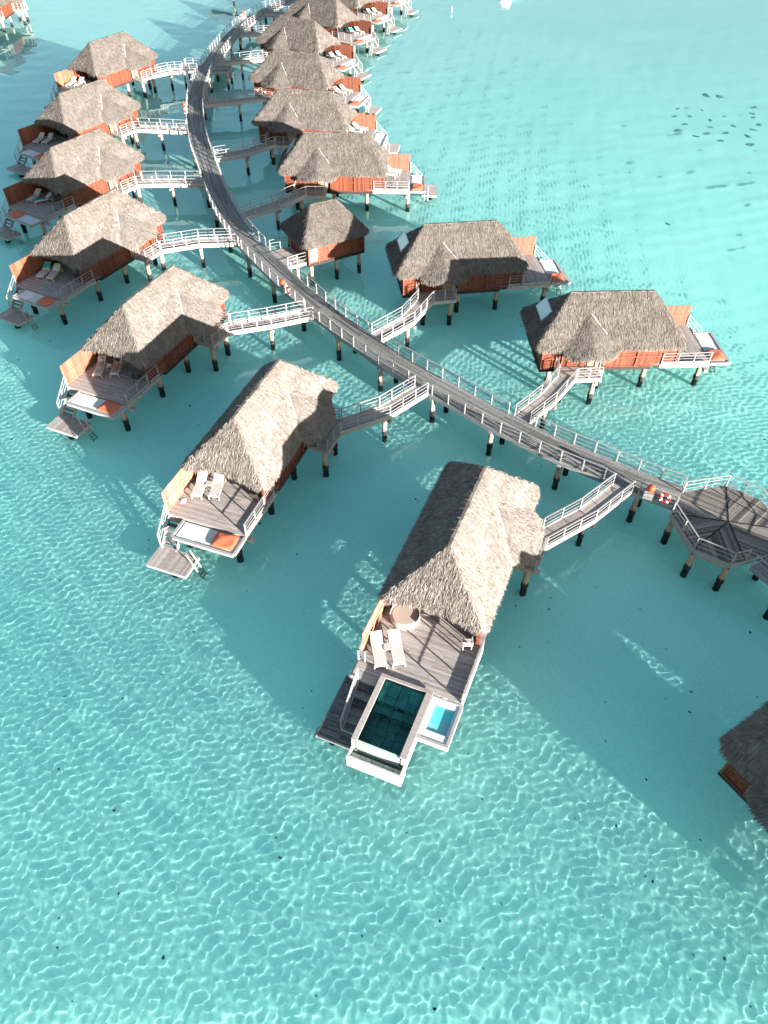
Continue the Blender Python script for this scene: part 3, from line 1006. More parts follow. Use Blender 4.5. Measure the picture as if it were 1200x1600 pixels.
# ---- the pool end of bungalow A
def pool_end(key):
    x, y, a, m = BUNG[key]
    root = [o for o in COL.objects if o.type == 'EMPTY' and o.get('label', '').startswith('thatched bungalow with a plunge pool')][0]
    # basin: stone shell, steps, rim, overflow
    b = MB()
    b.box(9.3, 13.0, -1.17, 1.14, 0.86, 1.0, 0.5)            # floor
    b.box(9.3, 10.55, -1.17, 1.14, 1.004, 2.08, 1.0)         # upper shelf, tone raised to paint it as lit
    b.box(10.554, 11.0, -1.17, 1.14, 1.004, 1.7, 0.8)       # step, painted a little less lit
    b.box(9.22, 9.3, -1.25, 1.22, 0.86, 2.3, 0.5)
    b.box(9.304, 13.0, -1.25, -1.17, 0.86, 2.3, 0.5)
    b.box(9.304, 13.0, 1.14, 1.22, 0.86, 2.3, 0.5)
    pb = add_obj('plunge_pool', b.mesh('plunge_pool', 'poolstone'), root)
    b = MB()
    b.box(13.004, 13.16, -1.165, 1.135, 0.86, 2.235, 0.4)
    add_obj('infinity_edge', b.mesh('infinity_edge', 'mint'), pb)
    b = MB()
    b.box(9.14, 9.32, -1.45, 1.48, 2.3, 2.39, 0.35)
    b.box(9.324, 13.15, -1.45, -1.16, 2.3, 2.385, 0.75)
    b.box(9.324, 13.15, 1.13, 1.48, 2.3, 2.385, 0.6)
    add_obj('pool_rim', b.mesh('pool_rim', 'deck'), pb)
    b = MB()
    b.box(9.305, 13.02, -1.168, 1.138, 2.236, 2.25, 0.5)
    add_obj('pool_water', b.mesh('pool_water', 'poolwater'), pb)
    b = MB()
    b.box(9.3, 13.2, -1.42, -1.26, 0.8, 2.296, 0.6)
    b.box(9.3, 13.2, 1.226, 1.42, 0.8, 2.296, 0.6)
    b.box(13.164, 13.2, -1.42, 1.42, 0.8, 1.5, 0.6)
    b.box(13.74, 13.86, -1.42, 1.5, 0.8, 1.8, 0.8)
    b.box(13.2, 13.736, -1.42, -1.3, 0.8, 1.8, 0.7)
    b.box(13.2, 13.736, 1.38, 1.5, 0.8, 1.8, 0.7)
    b.box(9.3, 13.74, -1.25, 1.22, 0.78, 0.855, 0.6)
    add_obj('overflow_wall', b.mesh('overflow_wall', 'plaster'), pb)
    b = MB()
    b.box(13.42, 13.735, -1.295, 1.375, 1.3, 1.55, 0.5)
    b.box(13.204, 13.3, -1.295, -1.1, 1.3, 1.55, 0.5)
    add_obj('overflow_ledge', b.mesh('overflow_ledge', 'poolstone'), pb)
    b = MB()
    b.box(13.205, 13.415, -1.09, 1.375, 0.9, 1.0, 0.2)
    add_obj('overflow_slot', b.mesh('overflow_slot', 'black'), pb)
    # sunken viewing tub
    b = MB()
    b.box(9.21, 11.72, 2.98, 3.14, 1.75, 2.15, 0.8)
    b.box(11.58, 11.72, 1.49, 2.976, 1.75, 2.15, 0.7)
    b.box(9.21, 9.3, 1.49, 2.976, 1.75, 2.19, 0.6)
    t1 = add_obj('sunken_tub', b.mesh('sunken_tub', 'rail'), root)
    b = MB()
    b.box(9.304, 11.576, 1.49, 1.75, 2.05, 2.115, 0.7)
    b.box(9.304, 9.62, 1.754, 2.976, 2.05, 2.115, 0.7)
    b.box(11.14, 11.576, 1.754, 2.976, 2.05, 2.115, 0.7)
    b.box(9.624, 11.136, 2.84, 2.976, 2.05, 2.115, 0.7)
    add_obj('tub_ledge', b.mesh('tub_ledge', 'pale'), t1)
    b = MB()
    b.box(9.6, 11.16, 1.74, 2.86, 1.75, 2.02, 0.5)
    add_obj('tub_basin', b.mesh('tub_basin', 'tub'), t1)
    # side stairs and low platform
    b = MB()
    for i in range(6):
        xx, z = 9.88 + i * 0.36, 2.0 - i * 0.25
        b.box(xx, xx + 0.355, -2.42, -1.5, z - 0.27, z, random.random())
    st = add_obj('stairs', b.mesh('stairs', 'walk'), root)
    b = MB()
    for yy in (-2.47, -1.46):
        b.bar((9.85, yy, 2.05), (12.1, yy, 0.55), 0.06, 0.22, 0.8)
    add_obj('stringer', b.mesh('stringer', 'rail'), st)
    rail_run(root, [(9.85, -2.53, 2.15), (12.1, -2.53, 0.62)], 'rail', 1.0, 2, 1.1, 1, name='stair_rail')
    b = MB()
    planks_y(b, 8.98, 12.78, -3.6, -2.5, 0.5, 0.12)
    planks_y(b, 12.1, 12.78, -2.5, -1.45, 0.5, 0.12)
    sp_ = add_obj('swim_platform', b.mesh('swim_platform', 'walk'), root)
    b = MB()
    b.bar((12.83, -3.66, 0.41), (12.83, -1.4, 0.41), 0.06, 0.2, 0.9)
    b.bar((8.94, -3.64, 0.41), (12.8, -3.64, 0.41), 0.06, 0.2, 0.6)
    add_obj('platform_frame', b.mesh('platform_frame', 'rail'), sp_)
    b = MB()
    for xx in (12.05, 12.5):
        b.bar((xx, -3.4, 1.3), (xx, -4.05, -0.9), 0.06, 0.06, 0.9)
    for i in range(4):
        t = 0.4 + i * 0.17
        b.bar((12.05, -3.4 - .65 * t, 1.3 - 2.2 * t), (12.5, -3.4 - .65 * t, 1.3 - 2.2 * t), 0.08, 0.04, 0.7)
    add_obj('ladder', b.mesh('ladder', 'rail'), root)
    rail_run(root, [(5.55, 3.04, 2.2), (9.1, 3.04, 2.2)], 'rail', 0.95, 1, 1.3, 1, kick=True)
    rail_run(root, [(8.35, -2.98, 2.2), (8.75, -2.98, 2.2), (8.75, -2.6, 2.2)], 'rail', 0.95, 3, 0.5, 1)
    for px, py in ((12.6, 0.9), (12.6, -0.9), (10.5, 0.9), (10.5, -0.9), (9.3, -3.2), (12.3, -3.0)):
        pile(root, px, py, 0.75 if abs(py) < 2 else 0.3, 0.2, False)
pool_end('A')

# ------------------------------------------------------------------ things on the decks
LSP = {  # bungalow: loungers (foot-pointing angle, centre x, y) near the screen, then the other
    'A': [(31, 7.98, -2.15), (31, 7.5, -1.28)],
    'B': [(14, 5.55, -2.0), (15, 5.2, -0.92)],
    'C': [(22, 5.6, -1.75), (24, 5.0, -0.62)],
    'D': [(18, 5.7, -1.9), (18, 5.5, -0.85)],
    'E': [(14, 5.6, -1.9), (-25, 5.5, -0.6)]}
for k in ('F', 'G', 'R1', 'R2', 'R3', 'R4', 'R5', 'R6', 'R7', 'R8', 'R9'):
    LSP[k] = [(18, 6.25, -2.15), (18, 5.75, -1.1)]
LSP['R1'] = LSP['R2'] = []
for k, L in LSP.items():
    for i, (ang, lx, ly) in enumerate(L):
        where = 'beside the screen' if i == 0 else 'away from the screen'
        lb = f"white sun lounger {where}, deck of {LAB[k]}"
        if k == 'A':
            lb = f"white sun lounger with raised back, {'next to the screen' if i == 0 else 'on the open-deck side'}, above the pool"
        place(LOUNGER, 'lounger', tow(k, lx, ly, 2.203), lyaw(k, ang), lb, 'sun lounger', 'sun loungers on the bungalow decks')
for k in ('A', 'B', 'C', 'D'):
    (a0, xa, ya), (a1, xb, yb) = LSP[k]
    place(TABLE, 'table', tow(k, (xa + xb) / 2 - 0.12, (ya + yb) / 2, 2.203), lyaw(k, a0), f"small low table between the two loungers of {LAB[k]}", 'side table', 'side tables between loungers')
for k, mt, lx, ly, an in (('A', 'pale', 5.75, 2.2, 200), ('B', 'dark', 5.2, 1.9, 190), ('C', 'dark', 5.6, 1.75, 200), ('D', 'dark', 5.1, 1.8, 185)):
    place(CHAIR[mt], 'chair' + mt, tow(k, lx, ly, 2.203), lyaw(k, an), f"{mt} slatted armchair under the eave of {LAB[k]}", 'chair', 'terrace chairs under the eaves')

for k in ('B', 'C', 'D', 'E', 'F', 'R1', 'R2', 'R3', 'R4', 'R5', 'R6', 'R7', 'R8', 'R9'):
    if k == 'R4':
        continue
    ly = -0.6 if k == 'E' else 1.74
    o = thing('cushion', f"orange floor cushion on the pale glass panel of {LAB[k]}", 'cushion', tow(k, 9.1, ly, 2.162), lyaw(k, random.uniform(-4, 4)), 'orange cushions on the lounging pads', CUSHION)

# round daybed of the pool bungalow
d = thing('round_daybed', 'round pale rattan daybed half under the thatched eave of the pool bungalow', 'daybed', tow('A', 5.35, -1.6, 2.203), lyaw('A', 0))
b = MB()
b.lathe(0, 0, [(0.74, 0.0), (0.8, 0.1), (0.82, 0.3), (0.80, 0.34)], 36, 0.6)
add_obj('base', b.mesh('base', 'rattan', False), d)
b = MB()
b.lathe(0, 0, [(0.76, 0.342), (0.78, 0.40), (0.76, 0.47), (0.70, 0.50)], 36, 0.5)
add_obj('mattress', b.mesh('mattress', 'taupe', False), d)
b = MB()
for i in range(22):
    a0, a1 = R(70 + i * 10), R(70 + (i + 1) * 10)
    b.bar((0.83 * math.cos(a0), 0.83 * math.sin(a0), 0.44), (0.83 * math.cos(a1), 0.83 * math.sin(a1), 0.44), 0.05, 0.30, 0.5 + 0.4 * (i % 2))
add_obj('rim', b.mesh('rim', 'rattan', False), d)

# towels and clothes
def towel(label, mt, key, lx, ly, z, rz, sx, sy, tilt=0.0):
    me = pillow_mesh('towel', sx, sy, 0.03, mt, 8, 10, 0.02, int(abs(lx * 100)))
    o = thing('towel', label, 'towel', tow(key, lx, ly, z), lyaw(key, rz), None, me)
    o.rotation_euler = (0, R(tilt), lyaw(key, rz))
    return o
def back_spot(ang, lx, ly, t):
    """point on the raised back of a lounger, t metres up from its hinge"""
    c, s = math.cos(R(ang)), math.sin(R(ang))
    u = -0.28 - t * math.cos(R(32))
    return lx + c * u, ly + s * u, 2.203 + 0.405 + t * math.sin(R(32))
for (k, i, mt, lab) in (('D', 0, 'teal', 'teal towel over a lounger back beside the screen, fourth left-row deck'), ('D', 1, 'mint', 'pale mint towel over a lounger back on the fourth left-row deck'),
                        ('R7', 1, 'teal', 'teal towel draped over a lounger back on the seventh right-row deck')):
    ang, lx, ly = LSP[k][i]
    x_, y_, z_ = back_spot(ang, lx, ly, 0.4)
    towel(lab, mt, k, x_, y_, z_, ang, 0.6, 0.68, 32)
ang, lx, ly = LSP['E'][1]
towel('teal towel laid along the turned lounger of the fifth left-row bungalow', 'teal', 'E', lx + 0.33, ly - 0.12, 2.603, ang, 1.3, 0.6, 0)
ang, lx, ly = LSP['R4'][1]
towel('teal towel bunched on the lounger of the fourth right-row bungalow', 'teal', 'R4', lx + 0.5, ly + 0.15, 2.603, ang, 0.6, 0.55, 0)
towel('small folded pale blue towel on the deck beside the screen, next to the pool bungalow', 'shirt', 'B', 6.95, -2.5, 2.206, 25, 0.5, 0.35, 0)
def garment(label, key, lx, z, wdt, hgt):
    b = MB()
    b.box(-wdt / 2, wdt / 2, -0.035, 0.035, -0.03, 0.03, 0.5)
    b.box(-wdt / 2 * 0.9, wdt / 2 * 0.8, 0.04, 0.07, -hgt, 0.0, 0.5)
    b.box(-wdt / 2 * 0.5, wdt / 2 * 0.9, -0.07, -0.04, -hgt * 0.6, 0.0, 0.5)
    b.box(-wdt / 2 * 0.9, -wdt / 2 * 0.3, 0.035, 0.065, -hgt * 1.5, -hgt, 0.4)
    thing('swimwear', label, 'swimwear', tow(key, lx, -2.93, z), lyaw(key, 0), 'swimwear hung on the red screen', b.mesh('swimwear', 'black'))
garment('dark swimwear hung over the red screen, towards the roof', 'R4', 7.1, 4.03, 0.6, 0.3)
garment('small dark swimwear hung over the red screen, at its outer end', 'R4', 7.9, 4.03, 0.3, 0.35)

# two people lying on the loungers of bungalow C
def skin_body(name, pts, edges, rad, mt, parent=None, sub=1):
    me = bpy.data.meshes.new(name)
    me.from_pydata(pts, edges, [])
    me.materials.append(M[mt])
    o = add_obj(name, me, parent)
    md = o.modifiers.new('skin', 'SKIN')
    for v, r in zip(me.skin_vertices[0].data, rad):
        v.radius = r if isinstance(r, tuple) else (r, r)
    me.skin_vertices[0].data[0].use_root = True
    ss = o.modifiers.new('sub', 'SUBSURF')
    ss.levels = ss.render_levels = sub
    return o

def person(key, i, label, top_mt, leg_mt, knee, arm_up):
    ang, lx, ly = LSP[key][i]
    root = thing('person', label, 'person', tow(key, lx, ly, 2.203), lyaw(key, ang))
    z0, ca, sa = 0.50, math.cos(R(32)), math.sin(R(32))
    def bk(t, y=0, up=0.11):      # along the raised back
        return (-0.28 - t * ca + up * sa, y, 0.40 + t * sa + up * ca)
    P, E, Rr = [], [], []
    def nv(p, r, link=None):
        P.append(p)
        Rr.append(r)
        if link is not None:
            E.append((link, len(P) - 1))
        return len(P) - 1
    pel = nv((-0.16, 0, z0), (0.15, 0.10))
    ch = nv(bk(0.34), (0.16, 0.10), nv(bk(0.14), (0.13, 0.09), pel))
    nk = nv(bk(0.56), 0.05, nv(bk(0.50), (0.12, 0.07), ch))
    hd = nv(bk(0.76, 0, 0.16), 0.07, nv(bk(0.67, 0, 0.14), 0.095, nk))
    for s in (-1, 1):
        sh = nv(bk(0.46, 0.17 * s), 0.055, ch)
        if arm_up and s > 0:
            el = nv(bk(0.42, 0.24 * s, 0.30), 0.042, sh)
            wr = nv(bk(0.60, 0.10 * s, 0.42), 0.032, el)
        else:
            el = nv(bk(0.22, 0.27 * s, 0.06), 0.042, sh)
            wr = nv((-0.16, 0.30 * s, z0 - 0.04), 0.032, el)
        hn = nv(tuple(Vector(P[wr]) + Vector((0.08, -0.02 * s, 0.01))), (0.035, 0.02), wr)
        for f_ in range(4):
            nv(tuple(Vector(P[hn]) + Vector((0.075 - 0.008 * abs(f_ - 1.5), (f_ - 1.5) * 0.02, -0.012))), 0.009, hn)
        nv(tuple(Vector(P[hn]) + Vector((0.02, -0.045 * s, 0.0))), 0.010, hn)
        hp = nv((-0.06, 0.10 * s, z0), 0.095, pel)
        if knee and s > 0:
            kn = nv((0.32, 0.13 * s, z0 + 0.26), 0.065, hp)
            an = nv((0.62, 0.12 * s, z0 - 0.03), 0.04, kn)
        else:
            kn = nv((0.36, 0.12 * s, z0 - 0.02), 0.065, hp)
            an = nv((0.78, 0.11 * s, z0 - 0.055), 0.04, kn)
        nv(tuple(Vector(P[an]) + Vector((0.10, 0.03 * s, 0.07))), (0.035, 0.028), an)
    body = skin_body('body', P, E, Rr, 'skin', root, 2)
    h = Vector(P[hd])
    # face: eyes, nose, mouth in small relief; ears
    b = MB()
    up = Vector((sa, 0, ca))
    ax = Vector((-ca, 0, sa))
    for yy in (-0.032, 0.032):
        c = h + up * 0.088 - ax * 0.035 + Vector((0, yy, 0))
        b.box(c.x - 0.01, c.x + 0.01, c.y - 0.012, c.y + 0.012, c.z - 0.01, c.z + 0.01, 0.3)
    c = h + up * 0.085 - ax * 0.10
    b.box(c.x - 0.008, c.x + 0.008, c.y - 0.02, c.y + 0.02, c.z - 0.01, c.z + 0.006, 0.3)
    add_obj('facial_features', b.mesh('facial_features', 'hair'), root)
    # hair as a cap over the crown and sides
    hp_, he, hr = [tuple(h + ax * 0.055), tuple(h + ax * 0.02 + Vector((0, 0.05, -0.02))), tuple(h + ax * 0.02 + Vector((0, -0.05, -0.02))), tuple(h + ax * 0.05 - up * 0.06)], [(0, 1), (0, 2), (0, 3)], [0.085, 0.06, 0.06, 0.08]
    skin_body('hair', hp_, he, hr, 'hair', root, 1)
    # clothes follow torso and hips
    tp = [P[pel], bk(0.14, 0, 0.115), bk(0.34, 0, 0.115), bk(0.49, 0, 0.11), bk(0.42, 0.2), bk(0.42, -0.2)]
    skin_body('shirt', tp, [(0, 1), (1, 2), (2, 3), (2, 4), (2, 5)], [(0.16, 0.11), (0.145, 0.105), (0.175, 0.115), (0.12, 0.08), 0.07, 0.07], top_mt, root, 1)
    if leg_mt:
        q = [(-0.14, 0, z0), (-0.05, 0.10, z0), (-0.05, -0.10, z0), (0.3, 0.125, z0 + (0.24 if knee else 0.0)), (0.34, -0.12, z0 - 0.015), (0.58, 0.12, z0 + (0.02 if knee else -0.03)), (0.7, -0.11, z0 - 0.04)]
        skin_body('trousers', q, [(0, 1), (0, 2), (1, 3), (2, 4), (3, 5), (4, 6)], [(0.165, 0.11), 0.105, 0.105, 0.078, 0.078, 0.055, 0.055], leg_mt, root, 1)
person('C', 0, 'person in pale blue top and white trousers lying on a lounger, one knee raised', 'shirt', 'white', True, False)
person('C', 1, 'person in dark clothes lying on a lounger with one arm raised', 'black', None, False, True)
# two small white cups between them
for q, lab in ((-0.1, 'small white cup on the low table, nearer the person in pale blue'), (0.1, 'small white cup on the low table, nearer the person in dark clothes')):
    (a0, xa, ya), (a1, xb, yb) = LSP['C']
    b = MB()
    b.lathe(0, 0, [(0.045, 0), (0.06, 0.04), (0.07, 0.10)], 12, 0.9)
    tx = tow('C', (xa + xb) / 2 - 0.12, (ya + yb) / 2 + q, 2.203 + 0.432)
    thing('cup', lab, 'cup', tx, 0, None, b.mesh('cup', 'whitepl'))

# ------------------------------------------------------------------ the small hut
hx, hy, hyaw = -5.94, 68.79, 30.0
hut = thing('service_hut', 'small square thatched hut on piles joined to the boardwalk by a short deck', 'hut', (hx, hy, 0), R(hyaw))
rf = add_obj('thatched_roof', thatch_mesh('thatched_roof', hut_main, in_hut, (-3.5, 3.5, -2.8, 2.8), 1, 16000, 3000, seed=12), hut)
rf.color = (0.62, 0.62, 0.62, 1)
b = MB()
b.bar((-1.35, 0, 6.46), (1.35, 0, 6.46), 0.15, 0.12, 0.3)
add_obj('ridge_cap', b.mesh('ridge_cap', 'thatch'), rf).color = (0.62, 0.62, 0.62, 1)
b = MB()
for a, c in (((-2.9, -2.35), (3.0, -2.35)), ((3.0, -2.35), (3.0, 2.35)), ((3.0, 2.35), (-2.9, 2.35)), ((-2.9, 2.35), (-2.9, -2.35))):
    battens(b, a, c, 2.0, 4.05)
for z in (2.1, 3.0, 3.75):
    b.box(-2.9, 3.05, -2.42, -2.375, z - 0.04, z + 0.04, 0.95)
for x in (-2.9, -1.9, 3.02):
    b.box(x - 0.06, x + 0.06, -2.44, -2.3, 1.95, 4.05, 0.9)
add_obj('wall', b.mesh('wall', 'red'), hut)
b = MB()
b.box(-2.8, -1.97, -2.39, -2.372, 2.15, 3.7, 0.5)
add_obj('panel', b.mesh('panel', 'door'), hut)
b = MB()
b.box(-2.98, 3.08, -2.4, 2.4, 1.7, 1.98, 0.3)
add_obj('floor_slab', b.mesh('floor_slab', 'dark'), hut)
for px in (-2.5, 0.2, 2.7):
    for py in (-1.9, 1.9):
        pile(hut, px, py, 1.69, 0.18)

# ------------------------------------------------------------------ boardwalk
raw = [(25.0, 26.0), (19.54, 34.28), (17.43, 35.49), (15.44, 36.84), (11.84, 39.3), (8.2, 42.3), (4.98, 45.30), (2.5, 47.58), (0.34, 49.73), (-1.36, 51.74), (-5.26, 56.6), (-9.38, 62.6), (-12.2, 67.1), (-14.4, 71.0), (-16.5, 75.4), (-18.74, 81.42), (-20.63, 87.61), (-22.94, 94.88), (-24.9, 103.1), (-25.9, 108.5), (-26.5, 113.0), (-26.9, 118.0), (-27.15, 123.0), (-26.95, 130.0), (-26.55, 137.0), (-25.7, 145.2), (-24.7, 150.6), (-23.1, 156.6), (-20.9, 162.3), (-17.2, 170.0), (-12.0, 179.0), (-5.0, 190.0)]
raw = [Vector((x, y, 0)) for x, y in raw[1:]]
def resample(pts, step):
    out = []
    P = [pts[0]] + pts + [pts[-1]]
    dense = []
    for i in range(1, len(P) - 2):
        for k in range(16):
            t = k / 16
            p0, p1, p2, p3 = P[i - 1], P[i], P[i + 1], P[i + 2]
            dense.append(0.5 * ((2 * p1) + (p2 - p0) * t + (2 * p0 - 5 * p1 + 4 * p2 - p3) * t * t + (3 * p1 - p0 - 3 * p2 + p3) * t ** 3))
    dense.append(pts[-1])
    out = [dense[0]]
    acc = 0
    for a, c in zip(dense[:-1], dense[1:]):
        L = (c - a).length
        while acc + L >= step:
            f = (step - acc) / L
            a = a + (c - a) * f
            out.append(a.copy())
            L = (c - a).length
            acc = 0
        acc += L
    return out
CL = resample(raw, 0.8)
NRM = []
for i in range(len(CL)):
    t = CL[min(i + 1, len(CL) - 1)] - CL[max(i - 1, 0)]
    t.normalize()
    NRM.append(Vector((-t.y, t.x, 0)))       # left of travel (away from the platform)
HW, WZ = 1.08, 2.1
walk = thing('boardwalk', 'long curved grey plank boardwalk on piles running between the two rows of bungalows', 'boardwalk')
b = MB()
NB = 14
for j in range(NB):
    o0, o1 = -HW + 2 * HW * j / NB + 0.006, -HW + 2 * HW * (j + 1) / NB - 0.006
    i = 0
    off = random.randint(2, 6)
    while i < len(CL) - 1:
        i2 = min(i + (off if i == 0 else random.choice((5, 5, 6))), len(CL) - 1)
        tn = random.betavariate(2, 2)
        dz = random.uniform(-0.004, 0.004)
        ring = []
        for k in range(i, i2 + 1):
            for oo, zz in ((o0, WZ - 0.04), (o1, WZ - 0.04), (o1, WZ + dz), (o0, WZ + dz)):
                q = CL[k] + NRM[k] * oo
                ring.append((q.x, q.y, zz))
        n = i2 - i
        fs = []
        for k in range(n):
            A, Bq = k * 4, k * 4 + 4
            for e in range(4):
                e2 = (e + 1) % 4
                fs.append((A + e, Bq + e, Bq + e2, A + e2))
        fs += [(3, 2, 1, 0), (n * 4, n * 4 + 1, n * 4 + 2, n * 4 + 3)]
        b.add(ring, fs, tn)
        i = i2
add_obj('planking', b.mesh('planking', 'walk'), walk)
for s in (-1, 1):
    b = MB()
    for k in range(0, len(CL) - 1):
        q, q2 = CL[k] + NRM[k] * s * (HW + 0.035), CL[k + 1] + NRM[k + 1] * s * (HW + 0.035)
        b.bar((q.x, q.y, 1.93), (q2.x, q2.y, 1.93), 0.06, 0.34, 0.35 + 0.3 * random.random())
    add_obj('edge_beam', b.mesh('edge_beam', 'walkrail'), walk)

# gangways: (start pair at porch, mid pair, end on the boardwalk) centre lines at deck height
GW = {
    'A': [(9.96, 30.15), (13.08, 32.52), (15.77, 34.95)], 'B': [(-3.29, 41.43), (0.01, 42.91), (2.64, 45.55)], 'C': [(-13.24, 54.06), (-9.85, 54.95), (-6.62, 56.36)],
    'D': [(-21.70, 68.37), (-18.42, 69.30), (-15.07, 69.73)], 'E': [(-27.33, 82.98), (-24.1, 83.33), (-20.6, 83.5)], 'F': [(-31.7, 100.0), (-28.8, 99.5), (-25.2, 99.3)],
    'G': [(-34.3, 121.9), (-32.4, 123.0), (-28.5, 124.6)], 'R1': [(14.26, 47.53), (12.35, 44.58), (9.75, 41.88)], 'R2': [(3.70, 58.60), (1.96, 55.43), (-0.92, 52.65)],
    'R3': [(-9.9, 80.54), (-11.7, 77.69), (-15.05, 75.05)], 'R4': [(-14.15, 94.46), (-16.85, 92.0), (-20.8, 90.35)], 'R5': [(-17.5, 111.35), (-20.3, 110.17), (-24.67, 109.1)]}
GWL = {'A': 'grey gangway joining the pool bungalow to the boardwalk near the octagonal platform', 'B': 'pale gangway from the boardwalk to the second left-row bungalow', 'C': 'pale gangway from the boardwalk to the bungalow with two people',
       'D': 'white-railed gangway leading to the fourth left-row bungalow', 'E': 'white-railed gangway leading to the fifth left-row bungalow', 'F': 'gangway leading to the sixth left-row bungalow, second from the row end', 'G': 'gangway leading to the last bungalow of the left row',
       'R1': 'bent gangway leading to the nearest right-row bungalow', 'R2': 'bent gangway leading to the bungalow beside the small hut', 'R3': 'gangway passing behind the small hut to the third right-row bungalow',
       'R4': 'gangway leading to the fourth right-row bungalow', 'R5': 'gangway leading to the fifth right-row bungalow', 'R6': 'gangway leading to the sixth right-row bungalow', 'R7': 'gangway leading to the seventh right-row bungalow', 'R8': 'gangway leading to the eighth right-row bungalow', 'R9': 'gangway behind the eighth right-row bungalow, cut by the top edge'}
def nearest_cl(q):
    return min(range(len(CL)), key=lambda i: (CL[i] - q).length)
GAPS = {1: [], -1: []}          # (index range) where the boardwalk railing opens
def cl_edge(q):
    """the boardwalk edge point nearest q and the side it lies on"""
    i = nearest_cl(q)
    s = 1 if (q - CL[i]).dot(NRM[i]) > 0 else -1
    return i, s
for k in ('R6', 'R7', 'R8', 'R9'):
    p0 = Vector(tow(k, -3.62, 4.15))
    i = nearest_cl(p0 + Vector((-1.0, -2.5, 0)))
    e = CL[i] + NRM[i] * (-1) * HW
    mid = (p0 * 0.5 + e * 0.5) + Vector((0.0, -0.3, 0))
    GW[k] = [(p0.x, p0.y), (mid.x, mid.y), (e.x, e.y)]
def gangway(k, pts):
    pts = [Vector((x, y, 0)) for x, y in pts]
    # start on the porch edge, end on the boardwalk edge
    if k in BUNG:
        pts[0] = Vector(tow(k, -3.62, 4.15))
    i, s = cl_edge(pts[-1])
    d = (pts[-1] - pts[-2]).normalized()
    e = pts[-1]
    off = (e - CL[i]).dot(NRM[i]) * s
    e = e + d * ((off - HW - (2.42 if k == 'G' else 0.07)) / max(0.3, abs(d.dot(NRM[i]))))
    pts[-1] = e
    i, s = cl_edge(e)
    if k != 'G':
        GAPS[s].append((e.copy(), 0.72))
    org = pts[1]
    root = thing('gangway', GWL[k], 'gangway', (org.x, org.y, 0), 0, 'gangways from the boardwalk to the bungalows')
    L = [q - org for q in pts]
    hw = 0.6
    # offset polylines with a mitred bend; ends cut along porch and boardwalk
    n0 = (L[1] - L[0]).normalized()
    n1 = (L[2] - L[1]).normalized()
    s0, s1 = Vector((-n0.y, n0.x, 0)), Vector((-n1.y, n1.x, 0))
    sm = (s0 + s1).normalized()
    sm = sm / max(0.5, sm.dot(s0))
    t_end = Vector((-NRM[i].y, NRM[i].x, 0))
    if t_end.dot(s1) < 0:
        t_end = -t_end
    t_end = t_end / max(0.45, t_end.dot(s1))
    if k in BUNG:
        pa, pc = Vector(tow(k, -2.96, 4.46)), Vector(tow(k, -4.33, 3.93))
        t0 = (pa - pc).normalized()
        if t0.dot(s0) < 0:
            t0 = -t0
        t0 = t0 / max(0.45, t0.dot(s0))
    else:
        t0 = s0
    offs = [t0, sm, t_end]
    z0s = [2.2, 2.2, 2.12]
    b = MB()
    nbd = 7
    for j in range(nbd):
        o0, o1 = -hw + 2 * hw * j / nbd + 0.005, -hw + 2 * hw * (j + 1) / nbd - 0.005
        for g in range(2):
            A, C_ = L[g], L[g + 1]
            vs = []
            for q, of, zz in ((A, offs[g], z0s[g]), (C_, offs[g + 1], z0s[g + 1])):
                for oo, dz in ((o0, -0.04), (o1, -0.04), (o1, 0), (o0, 0)):
                    v = q + of * oo
                    vs.append((v.x, v.y, zz + dz))
            b.add(vs, [(0, 4, 5, 1), (1, 5, 6, 2), (2, 6, 7, 3), (3, 7, 4, 0), (3, 2, 1, 0), (4, 5, 6, 7)], random.betavariate(2, 2))
    add_obj('planking', b.mesh('planking', 'deck'), root)
    for s_ in (-1, 1):
        b = MB()
        b2 = MB()
        rp = []
        for g in range(3):
            v = L[g] + offs[g] * s_ * (hw + 0.05)
            rp.append(Vector((v.x, v.y, z0s[g])))
        for a, c in zip(rp[:-1], rp[1:]):
            b.bar(a + Vector((0, 0, 0.02)), c + Vector((0, 0, 0.02)), 0.07, 0.22, random.uniform(.7, 1))
            b2.bar(a + Vector((0, 0, -0.2)), c + Vector((0, 0, -0.2)), 0.06, 0.2, random.uniform(.3, 1))
        add_obj('edge_board', b.mesh('edge_board', 'rail'), root)
        add_obj('beam', b2.mesh('beam', 'beam'), root)
        u0, u1 = (rp[1] - rp[0]).normalized() * 0.12, (rp[2] - rp[1]).normalized() * 0.06
        rail_run(root, [rp[0] + u0, rp[1], rp[2] - u1], 'rail', 1.0, 2, 1.45)
    b = MB()
    c0, c1 = L[1] + sm * (hw + 0.18), L[1] - sm * (hw + 0.18)
    b.bar((c0.x, c0.y, 1.68), (c1.x, c1.y, 1.68), 0.24, 0.22, 0.5)
    add_obj('cross_beam', b.mesh('cross_beam', 'beam'), root)
    pile(root, L[1].x, L[1].y, 1.57, 0.17)
    return root
for k, pts in GW.items():
    gangway(k, pts)
# the far branch at the top edge
GWL['far'] = 'far gangway at the top edge, only its piles showing left of the boardwalk'
e = CL[nearest_cl(Vector((-17.2, 170, 0)))]
gangway('far', [(-36.0, 177.0), (-30.5, 174.0), (e.x - 0.9, e.y + 0.3)])

